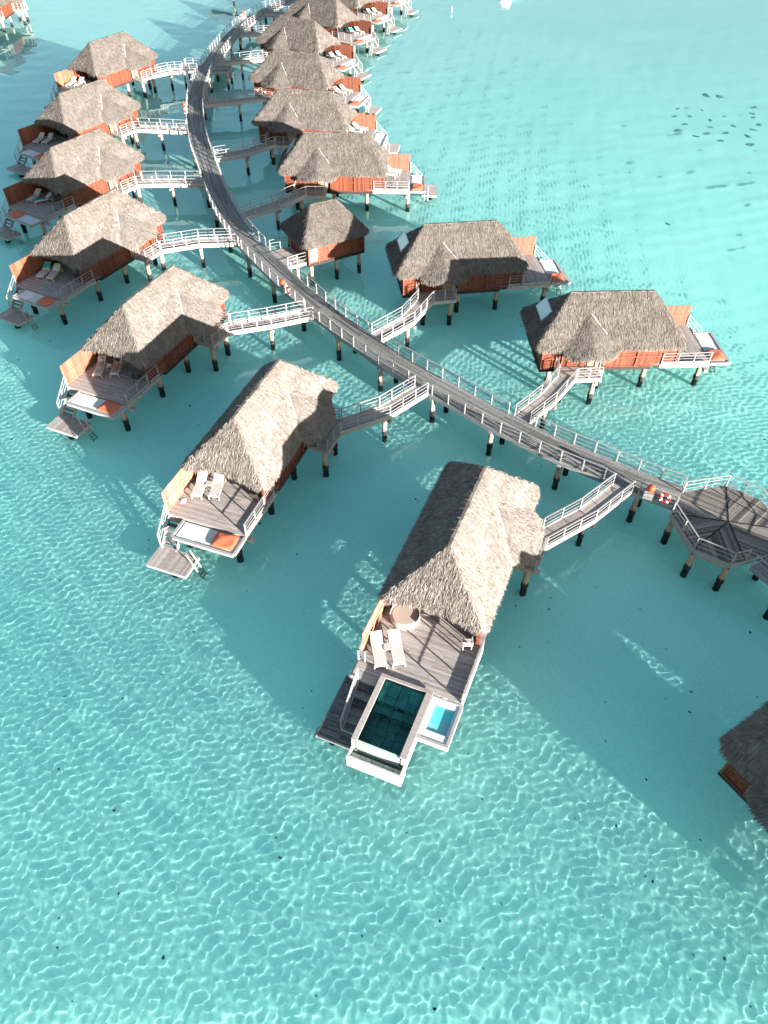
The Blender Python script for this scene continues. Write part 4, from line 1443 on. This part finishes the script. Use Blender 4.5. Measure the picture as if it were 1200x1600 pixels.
# short deck of the hut
hd = thing('hut_deck', 'short railed deck between the boardwalk and the small hut', 'deck')
c, s = math.cos(R(hyaw)), math.sin(R(hyaw))
def hw_(lx, ly):
    return Vector((hx + c * lx - s * ly, hy + s * lx + c * ly, 0))
p_a, p_b = hw_(-3.0, -2.0), hw_(-3.0, 1.6)
ia, ib = nearest_cl(p_a + Vector((-2.2, -1.0, 0))), nearest_cl(p_b + Vector((-2.2, -1.0, 0)))
q_a, q_b = CL[ia] - NRM[ia] * (HW + 0.07), CL[ib] - NRM[ib] * (HW + 0.07)
b = MB()
n = 18
for j in range(n):
    f0, f1 = j / n + 0.003, (j + 1) / n - 0.003
    A0, A1 = p_a.lerp(p_b, f0), p_a.lerp(p_b, f1)
    B0, B1 = q_a.lerp(q_b, f0), q_a.lerp(q_b, f1)
    vs = [(v.x, v.y, z) for z in (2.06, 2.1) for v in (A0, B0, B1, A1)]
    b.add(vs, [(0, 3, 2, 1), (4, 5, 6, 7), (0, 1, 5, 4), (1, 2, 6, 5), (2, 3, 7, 6), (3, 0, 4, 7)], random.betavariate(2, 2))
add_obj('planking', b.mesh('planking', 'deck'), hd)
for A, Bq in ((p_a, q_a), (p_b, q_b)):
    u = (Bq - A).normalized()
    rail_run(hd, [Vector((A.x, A.y, 2.1)), Vector((Bq.x, Bq.y, 2.1)) - u * 0.06], 'rail', 1.0, 2, 1.2)
    b = MB()
    b.bar((A.x, A.y, 1.95), (Bq.x, Bq.y, 1.95), 0.07, 0.26, 0.8)
    add_obj('edge_board', b.mesh('edge_board', 'rail'), hd)
pile(hd, (p_a.x + q_a.x) / 2, (p_a.y + q_a.y) / 2, 1.8, 0.17)
gm = (q_a + q_b) / 2
GAPS[-1].append((gm, (q_a - q_b).length / 2 + 0.05))

# crossing wings far along the boardwalk
ic = nearest_cl(Vector((-27.1, 124.6, 0)))
wing = thing('crossing_deck', 'railed deck wings widening the far boardwalk on both sides', 'deck')
for s_ in (1, -1):
    n_ = NRM[ic] * s_
    t_ = Vector((-NRM[ic].y, NRM[ic].x, 0))
    o = CL[ic] + n_ * (HW + 0.08)
    b = MB()
    for j in range(14):
        a = o + t_ * (-1.4 + j * 0.2 + 0.004)
        c_ = o + t_ * (-1.4 + (j + 1) * 0.2 - 0.004)
        a2, c2_ = a + n_ * 2.3, c_ + n_ * 2.3
        vs = [(v.x, v.y, z) for z in (2.06, 2.1) for v in (a, a2, c2_, c_)]
        b.add(vs, [(0, 3, 2, 1), (4, 5, 6, 7), (0, 1, 5, 4), (1, 2, 6, 5), (2, 3, 7, 6), (3, 0, 4, 7)] if s_ < 0 else [(0, 1, 2, 3), (7, 6, 5, 4), (4, 5, 1, 0), (5, 6, 2, 1), (6, 7, 3, 2), (7, 4, 0, 3)], random.betavariate(2, 2))
    add_obj('planking', b.mesh('planking', 'walk'), wing)
    c1, c2_, c3, c4 = o + t_ * 1.4, o + t_ * 1.4 + n_ * 2.3, o - t_ * 1.4 + n_ * 2.3, o - t_ * 1.4
    up = Vector((0, 0, 2.1))
    if s_ < 0:
        rail_run(wing, [c1 + up, c2_ + up, c3 + up, c4 + up], 'rail', 1.0, 2, 1.4)
    else:
        rail_run(wing, [c1 + up, c2_ + up, c2_ + up - t_ * 0.7], 'rail', 1.0, 2, 1.4)
        rail_run(wing, [c3 + up + t_ * 0.7, c3 + up, c4 + up], 'rail', 1.0, 2, 1.4)
    b = MB()
    for a, q in ((c1, c2_), (c2_, c3), (c3, c4)):
        b.bar((a.x, a.y, 1.94), (q.x, q.y, 1.94), 0.07, 0.3, 0.7)
    add_obj('edge_beam', b.mesh('edge_beam', 'rail'), wing)
    for a, q in ((c2_, -0.25), (c3, -0.25)):
        v = a - n_ * 0.25
        pile(wing, v.x, v.y, 1.8, 0.17)
    GAPS[s_].append((o, 1.42))

# boardwalk railings with gaps, piles
for s in (1, -1):
    run = []
    runs = []
    for i in range(len(CL)):
        q = CL[i] + NRM[i] * s * (HW + 0.02)
        if any((q - g).length < w for g, w in GAPS[s]):
            if len(run) > 1:
                runs.append(run)
            run = []
        else:
            run.append(Vector((q.x, q.y, WZ)))
    if len(run) > 1:
        runs.append(run)
    for run in runs:
        near = run[0].y < 64
        b = MB()
        for a, c_ in zip(run[:-1], run[1:]):
            b.bar(a + Vector((0, 0, 1.0)), c_ + Vector((0, 0, 1.0)), 0.085, 0.03, random.uniform(.3, .8))
            for z in (0.33, 0.66):
                b.bar(a + Vector((0, 0, z)), c_ + Vector((0, 0, z)), 0.036, 0.03, random.uniform(.2, .7))
        spots = list(range(0, len(run) - 1, 2)) + [len(run) - 1]
        if not near:
            for i in spots:
                b.bar(run[i] + Vector((0, 0, -0.34)), run[i] + Vector((0, 0, 0.97)), 0.09, 0.09, random.uniform(.5, 1))
        ro = add_obj('railing', b.mesh('railing', 'walkrail'), walk)
        if near:
            pm = post_mesh('rail', 0.972, 0.085, -0.36)
            for i in spots:
                j = min(i + 1, len(run) - 1)
                d_ = run[j] - run[max(j - 1, 0)]
                add_obj('post', pm, ro, run[i], math.atan2(d_.y, d_.x))
pspots = list(range(3, len(CL), 7))
for i in pspots:
    b = MB()
    a, c_ = CL[i] + NRM[i] * 1.15, CL[i] - NRM[i] * 1.15
    b.bar((a.x, a.y, 1.62), (c_.x, c_.y, 1.62), 0.28, 0.26, 0.4)
    for s in (-1, 1):
        v = CL[i] + NRM[i] * s * 0.88
        pile(walk, v.x, v.y, 1.49, 0.19)
    add_obj('cross_beam', b.mesh('cross_beam', 'beam'), walk)

# ------------------------------------------------------------------ octagonal platform and the walk beyond it
oc = Vector((22.08, 32.08, 0))
ANG = [(168.4, 3.53), (130, 3.44), (75, 3.4), (34, 3.35), (-12, 3.4), (-51, 3.3), (-90, 3.24), (-105.3, 3.63), (219 - 360, 3.67)]
OV = [oc + Vector((r * math.cos(R(a)), r * math.sin(R(a)), 0)) for a, r in ANG]
octo = thing('octagonal_platform', 'octagonal wooden platform with boards laid in wedges where the boardwalk turns', 'platform', (oc.x, oc.y, 0))
b = MB()
nO = len(OV)
def inside_tri(p, a, bb, c_):
    def cr(u, v, w):
        return (v.x - u.x) * (w.y - u.y) - (v.y - u.y) * (w.x - u.x)
    s1, s2, s3 = cr(a, bb, p), cr(bb, c_, p), cr(c_, a, p)
    return (s1 >= 0 and s2 >= 0 and s3 >= 0) or (s1 <= 0 and s2 <= 0 and s3 <= 0)
def clip(poly, nrm, dist, keep_less):
    outp = []
    for i in range(len(poly)):
        a, c_ = poly[i], poly[(i + 1) % len(poly)]
        da, dc = a.dot(nrm) - dist, c_.dot(nrm) - dist
        if not keep_less:
            da, dc = -da, -dc
        if da <= 0:
            outp.append(a)
        if (da < 0) != (dc < 0) and abs(da - dc) > 1e-9:
            outp.append(a + (c_ - a) * (da / (da - dc)))
    return outp
sect = [(0, 2, 118), (2, 4, 15), (4, 6, -60), (6, 8, -118), (8, 9, 165)]   # vertex ranges and board direction
ORDER = OV + [OV[0]]
for i0, i1, bd in sect:
    poly = [Vector((0, 0, 0))] + [ORDER[j] - oc for j in range(i0, i1 + 1)]
    u = Vector((math.cos(R(bd + 28)), math.sin(R(bd + 28)), 0))
    nv_ = Vector((-u.y, u.x, 0))
    ds = [q.dot(nv_) for q in poly]
    t = min(ds)
    while t < max(ds):
        c1 = clip(poly, nv_, t + 0.008, False)
        c2_ = clip(c1, nv_, t + 0.152, True) if len(c1) > 2 else []
        if len(c2_) > 2:
            pts = [(q.x * 0.995, q.y * 0.995) for q in c2_]
            ar = sum(pts[k][0] * pts[(k + 1) % len(pts)][1] - pts[(k + 1) % len(pts)][0] * pts[k][1] for k in range(len(pts)))
            if ar < 0:
                pts.reverse()
            b.prism(pts, 2.06, 2.1 + random.uniform(-0.004, 0.004), random.betavariate(1.4, 1.4))
        t += 0.16
add_obj('planking', b.mesh('planking', 'octo'), octo)
b = MB()
for i0 in (0, 2, 4, 6, 8):
    v = (OV[i0] - oc) * 0.985
    b.bar((0, 0, 2.108), (v.x, v.y, 2.108), 0.09, 0.012, 0.3)
add_obj('joint_strip', b.mesh('joint_strip', 'dark'), octo)
b = MB()
b.prism([(v.x - oc.x, v.y - oc.y) for v in reversed(OV)], 1.98, 2.052, 0.2)
add_obj('underdeck', b.mesh('underdeck', 'dark'), octo)
up = Vector((-oc.x, -oc.y, 2.1))
rail_run(octo, [OV[1] + up, OV[2] + up, OV[3] + up, OV[4] + up, OV[5] + up], 'rail', 1.0, 2, 1.5)
rail_run(octo, [OV[6] + up, OV[7] + up, OV[8] + up, OV[0] + up], 'rail', 1.0, 2, 1.5)
b = MB()
for i in range(nO):
    a, c_ = OV[i] - oc, OV[(i + 1) % nO] - oc
    k = 1.012
    b.bar((a.x * k, a.y * k, 1.93), (c_.x * k, c_.y * k, 1.93), 0.06, 0.34, 0.6)
add_obj('edge_beam', b.mesh('edge_beam', 'walkrail'), octo)
for i, j in ((7, 8), (0, 8), (2, 3), (4, 5)):
    a, c_ = (OV[i] - oc) * 0.95, (OV[j] - oc) * 0.95
    b = MB()
    b.bar((a.x, a.y, 1.6), (c_.x, c_.y, 1.6), 0.26, 0.3, 0.4)
    add_obj('cross_beam', b.mesh('cross_beam', 'beam'), octo)
for i in (0, 2, 3, 4, 5, 7, 8):
    v = (OV[i] - oc) * 0.93
    pile(octo, v.x, v.y, 1.46, 0.2)

br = thing('boardwalk_branch', 'boardwalk section leaving the octagonal platform towards the right edge', 'boardwalk')
d = Vector((math.cos(R(-58)), math.sin(R(-58)), 0))
nl = Vector((-d.y, d.x, 0))
o = (OV[5] + OV[6]) / 2 + d * 0.25
b = MB()
for j in range(14):
    y0 = -1.08 + j * 2.16 / 14
    q0, q1 = o + nl * (y0 + .006), o + nl * (y0 + 2.16 / 14 - .006)
    for seg in range(4):
        a0, a1 = q0 + d * (seg * 3.0), q1 + d * (seg * 3.0)
        e0, e1 = a0 + d * 2.99, a1 + d * 2.99
        vs = [(v.x, v.y, z) for z in (2.06, 2.1) for v in (a0, e0, e1, a1)]
        b.add(vs, [(0, 3, 2, 1), (4, 5, 6, 7), (0, 1, 5, 4), (1, 2, 6, 5), (2, 3, 7, 6), (3, 0, 4, 7)], random.betavariate(2, 2))
add_obj('planking', b.mesh('planking', 'walk'), br)
for s in (-1, 1):
    a = o + nl * s * 1.12
    e = a + d * 12
    rail_run(br, [Vector((a.x, a.y, 2.1)), Vector((e.x, e.y, 2.1))], 'rail', 1.0, 2, 1.5)
    b = MB()
    b.bar((a.x, a.y, 1.93), (e.x, e.y, 1.93), 0.06, 0.34, 0.5)
    add_obj('edge_beam', b.mesh('edge_beam', 'walkrail'), br)
for t in (2.2, 7.5):
    for s in (-1, 1):
        v = o + d * t + nl * s * 0.88
        pile(br, v.x, v.y, 1.49, 0.21)
    b = MB()
    a, c_ = o + d * t + nl * 1.2, o + d * t - nl * 1.2
    b.bar((a.x, a.y, 1.62), (c_.x, c_.y, 1.62), 0.28, 0.26, 0.4)
    add_obj('cross_beam', b.mesh('cross_beam', 'beam'), br)

# ------------------------------------------------------------------ life rings and buoys on the boardwalk rails
def torus(b, R0, r0, n=20, k=8, tones=None):
    vs, fs = [], []
    for i in range(n):
        a = 2 * math.pi * i / n
        for j in range(k):
            q = 2 * math.pi * j / k
            rr = R0 + r0 * math.cos(q)
            vs.append((rr * math.cos(a), r0 * math.sin(q), rr * math.sin(a)))
    for i in range(n):
        for j in range(k):
            i2, j2 = (i + 1) % n, (j + 1) % k
            fs.append((i * k + j, i2 * k + j, i2 * k + j2, i * k + j2))
    b.add(vs, fs, 0.5)
def ring_mesh():
    b = MB()
    torus(b, 0.30, 0.075)
    return b.mesh('life_ring', 'redpaint', True)
def ring_band():
    b = MB()
    b.bar((0.30, 0, -0.05), (0.30, 0, 0.05), 0.165, 0.175, 0.8)
    return b.mesh('band', 'whitepl')
def ball_mesh():
    b = MB()
    b.lathe(0, 0, [(0.05, -0.27)] + [(0.27 * math.cos(R(t)), 0.27 * math.sin(R(t))) for t in range(-75, 76, 15)] + [(0.05, 0.27)], 18, 0.6)
    return b.mesh('marker_buoy', 'orangepl', True)
RM, RB, BM = ring_mesh(), ring_band(), ball_mesh()
for (rx, ry), s, lab in (((17.9, 32.9), 1, 'near the octagonal platform'), ((-8.7, 58.9), 1, 'opposite the small hut'), ((-26.4, 104.6), 1, 'on the far bend of the boardwalk'), ((-24.7, 151.6), 1, 'at the boardwalk end by the top edge')):
    q = Vector((rx, ry, 0))
    i = nearest_cl(q)
    n_ = NRM[i]
    s = 1 if (q - CL[i]).dot(n_) > 0 else -1
    t_ = Vector((-n_.y, n_.x, 0))
    yaw = math.atan2(t_.y, t_.x)
    e = CL[i] + n_ * s * (HW + 0.19)
    o = thing('life_ring', f"red and white life ring on the rail {lab}", 'life ring', (e.x, e.y, 2.72), yaw, 'life rings along the boardwalk', RM)
    for q_ in range(4):
        bo = add_obj('band', RB, o)
        bo.rotation_euler = (0, R(45 + 90 * q_), 0)
    e = e - t_ * 1.0 * (1 if s > 0 else -1)
    st = thing('marker_buoy', f"round orange buoy on the rail {lab}", 'buoy', (e.x, e.y, 3.1), yaw, 'orange buoys along the boardwalk', BM)
    b = MB()
    b.box(-0.3, 0.3, -0.14, 0.3, -0.95, -0.26, 0.5)
    add_obj('holder', b.mesh('holder', 'walkrail'), st)

# ------------------------------------------------------------------ far boat and pole
bt = thing('boat', 'white boat moored at the top edge on the open lagoon', 'boat', (24.6, 181.5, 0), R(80))
b = MB()
secs = [(-3.4, 1.05, 0.75), (-1.5, 1.2, 0.75), (1.0, 1.15, 0.82), (2.6, 0.75, 0.95), (3.7, 0.06, 1.1)]
vs, fs = [], []
for x, w, h in secs:
    vs += [(x, -w, h), (x, -w * 0.8, -0.1), (x, 0, -0.35), (x, w * 0.8, -0.1), (x, w, h)]
for i in range(len(secs) - 1):
    for j in range(4):
        fs.append((i * 5 + j, i * 5 + j + 1, i * 5 + j + 6, i * 5 + j + 5))
    fs.append((i * 5 + 4, i * 5, i * 5 + 5, i * 5 + 9))
fs.append((0, 1, 2, 3, 4))
b.add(vs, fs, 0.7)
add_obj('hull', b.mesh('hull', 'whitepl'), bt)
b = MB()
b.box(-1.6, 1.0, -0.75, 0.75, 0.8, 1.7, 0.7)
b.box(-2.2, 1.2, -0.95, 0.95, 1.74, 1.82, 0.9)
add_obj('cabin', b.mesh('cabin', 'whitepl'), bt)
b = MB()
b.lathe(0, 0, [(0.05, -3), (0.05, 0.5), (0.16, 0.52), (0.12, 0.85)], 10, 0.9)
thing('marker_pole', 'short white marker post standing in the far water near the top edge', 'pole', (12.5, 168.5, 0), 0, None, b.mesh('marker_pole', 'whitepl'))

# ------------------------------------------------------------------ seabed, corals, scraps, water
DEPTH = 1.15
FINE = 0.041
LAM0, LAM1 = 0.19, 0.64
b = MB()
b.add([(-4000, -600, -DEPTH), (4000, -600, -DEPTH), (4000, 7000, -DEPTH), (-4000, 7000, -DEPTH)], [(0, 1, 2, 3)], 0.5)
sea = add_obj('seabed', b.mesh('seabed', 'sand'))
sea['kind'] = 'structure'
sea.cycles.is_caustics_receiver = True

def lump_mesh(seed, sx, sy, h):
    rg = random.Random(seed)
    b = MB()
    n, k = 10, 4
    vs, fs = [], []
    ph = [rg.uniform(0, 6.28) for _ in range(4)]
    for j in range(k + 1):
        t = j / k
        for i in range(n):
            a = 2 * math.pi * i / n
            r = math.cos(t * math.pi / 2 * 0.96) * (1 + 0.25 * math.sin(2 * a + ph[0]) + 0.18 * math.sin(3 * a + ph[1]))
            vs.append((r * sx * math.cos(a), r * sy * math.sin(a), h * math.sin(t * math.pi / 2) - 0.01))
    for j in range(k):
        for i in range(n):
            fs.append((j * n + i, j * n + (i + 1) % n, (j + 1) * n + (i + 1) % n, (j + 1) * n + i))
    fs.append(tuple(k * n + i for i in range(n)))
    b.add(vs, fs, rg.random())
    return b.mesh('lump', 'coral' if h > 0.15 else 'weed')
def px2w(u, v, z):
    """photo pixel (1200x1600) to the point at height z it shows, used once to read positions off the photo"""
    dr = fwd + r2 * ((u - 600) / 1148.5) + d2 * ((v - 800) / 1148.5)
    t = (z - 36.6) / dr.z
    return Vector((0, 0, 36.6)) + dr * t
CR = [(1059, 170, 1.0), (1054, 182, 1.2), (1078, 182, 1.1), (1097, 172, .8), (1070, 194, 1.2), (1059, 204, 1.7), (1110, 188, 1.2), (1110, 199, 1.2), (1104, 209, 1.4), (1087, 213, 1.2), (1126, 220, 1.4), (1134, 208, 1.4), (1146, 197, 1.3), (1132, 182, .9), (1168, 213, 1.4), (1172, 226, 1.8), (1177, 203, 1.3), (1186, 195, 1.5), (1178, 168, 1.6), (1176, 178, 1.2), (1177, 184, 1.1), (1103, 149, 2.2), (1124, 151, 2.0), (1043, 350, 0.8)]
lumps = [lump_mesh(i, 0.5, 0.4, 0.16) for i in range(5)]
for i, (u, v, sc) in enumerate(CR):
    q = px2w(u, v, -DEPTH)
    # a point seen through the water sits nearer than the straight line says
    inc = math.atan2(math.hypot(q.x, q.y), 36.6)
    ref = math.asin(math.sin(inc) / 1.33)
    hor = Vector((q.x, q.y, 0)).normalized()
    ps = px2w(u, v, 0)
    w = Vector((ps.x, ps.y, 0)) + hor * DEPTH * math.tan(ref)
    o = thing('coral_head', 'dark coral patch among others on pale sand in the open lagoon', 'coral', (w.x, w.y, -DEPTH), random.uniform(0, 6), 'coral patches in the open lagoon', lumps[i % 5])
    o.scale = (sc * 0.72, sc * 0.72, 1)
    o.cycles.is_caustics_receiver = True
scr = [lump_mesh(20 + i, 0.09, (0.05, 0.03, 0.07, 0.04)[i % 4], 0.05) for i in range(6)]
rs = random.Random(4)
made = 0
while made < 120:
    u, v = rs.uniform(0, 1200), rs.uniform(330, 1590) if made < 170 else rs.uniform(900, 1590)
    if made >= 60 and not (760 < u < 1200 and 560 < v < 1200) and rs.random() < 0.55:
        continue
    q = px2w(u, v, -DEPTH)
    o = thing('weed_scrap', 'tiny dark scrap lying on the pale sand under the water', 'weed scrap', (q.x, q.y, -DEPTH), rs.uniform(0, 6), 'dark scraps scattered on the sand', scr[made % 6])
    k = rs.choice((0.45, 0.55, 0.6, 0.7, 0.8, 0.9, 1.0)) * (1 + q.y / 90)
    o.scale = (k, k, k)
    o.cycles.is_caustics_receiver = True
    made += 1

def axis(lo, hi, fine_lo, fine_hi, fine, far_lo, far_hi):
    """sample positions: even in the near water, slowly growing to far_lo/far_hi, then quickly to the horizon"""
    def arm(x, end, far):
        out, st = [], fine
        while x < end:
            out.append(x)
            st *= 1.0036 if x < far else 1.12
            x += st
        return out + [end]
    up = arm(fine_hi, hi, far_hi)
    dn = [-q for q in arm(-fine_lo + fine, -lo, -far_lo)][::-1]
    return np.array(dn + list(np.arange(fine_lo, fine_hi - fine * 0.5, fine)) + up)
xs = axis(-4000, 4000, -28, 24, FINE, -100, 100)
ys = axis(-600, 7000, 5.0, 38, FINE, 2, 190)
X, Y = np.meshgrid(xs, ys)
DX = np.gradient(xs)[None, :] + 0 * X
DY = np.gradient(ys)[:, None] + 0 * X
Z = np.zeros_like(X)
rw = np.random.default_rng(3)
NW_ = 70
AMP = 0.0106
patch = 1.0 + 0.38 * np.sin(3.6 * (-0.42 * X + 0.9 * Y) + 1.2 * np.sin(X * 0.31) + 0.9 * np.sin(X * 0.83 + Y * 0.6)) * (0.6 + 0.4 * np.sin(X * 0.12 + 1.1 * np.sin(Y * 0.09)))
patch *= np.interp(np.hypot(X, Y), [0, 32, 70, 200], [1.0, 1.0, 0.62, 0.45])
for i in range(NW_):
    lam = math.exp(rw.uniform(math.log(LAM0), math.log(LAM1)))
    th = R(115) + rw.normal() * 0.75
    kk = 2 * math.pi / lam
    kx, ky = kk * math.cos(th), kk * math.sin(th)
    fade = np.clip(1.7 - (np.abs(kx) * DX + np.abs(ky) * DY) / 0.85, 0, 1)
    Z += fade * AMP * (lam / 1.5) ** 1.1 * math.sqrt(2 / NW_) * np.sin(kx * X + ky * Y + rw.uniform(0, 6.28))
Z *= patch
for i in range(26):                      # longer, lower swell that still reads far out
    lam = math.exp(rw.uniform(math.log(1.8), math.log(6.0)))
    th = R(105) + rw.normal() * 0.5
    kk = 2 * math.pi / lam
    kx, ky = kk * math.cos(th), kk * math.sin(th)
    fade = np.clip(1.7 - (np.abs(kx) * DX + np.abs(ky) * DY) / 0.85, 0, 1)
    Z += fade * 0.00055 * lam ** 0.9 * np.sin(kx * X + ky * Y + rw.uniform(0, 6.28)) * np.interp(np.hypot(X, Y), [0, 40, 90], [0.5, 0.6, 1.0])
Z = np.where((np.abs(X) > 400) | (Y > 600) | (Y < -200), 0, Z)
nx, ny = len(xs), len(ys)
idx = np.arange(nx * ny, dtype=np.int32).reshape(ny, nx)
F = np.stack([idx[:-1, :-1], idx[:-1, 1:], idx[1:, 1:], idx[1:, :-1]], -1).reshape(-1, 4)
me = bpy.data.meshes.new('water')
V = np.stack([X, Y, Z], -1).reshape(-1, 3).astype(np.float32)
me.vertices.add(len(V))
me.vertices.foreach_set('co', V.ravel())
me.loops.add(F.size)
me.loops.foreach_set('vertex_index', F.ravel())
me.polygons.add(len(F))
me.polygons.foreach_set('loop_start', np.arange(0, F.size, 4, dtype=np.int32))
me.polygons.foreach_set('loop_total', np.full(len(F), 4, dtype=np.int32))
me.polygons.foreach_set('use_smooth', np.ones(len(F), bool))
me.materials.append(M['water'])
me.update()
wo = add_obj('water', me)
wo['kind'] = 'structure'
wo.cycles.is_caustics_caster = True
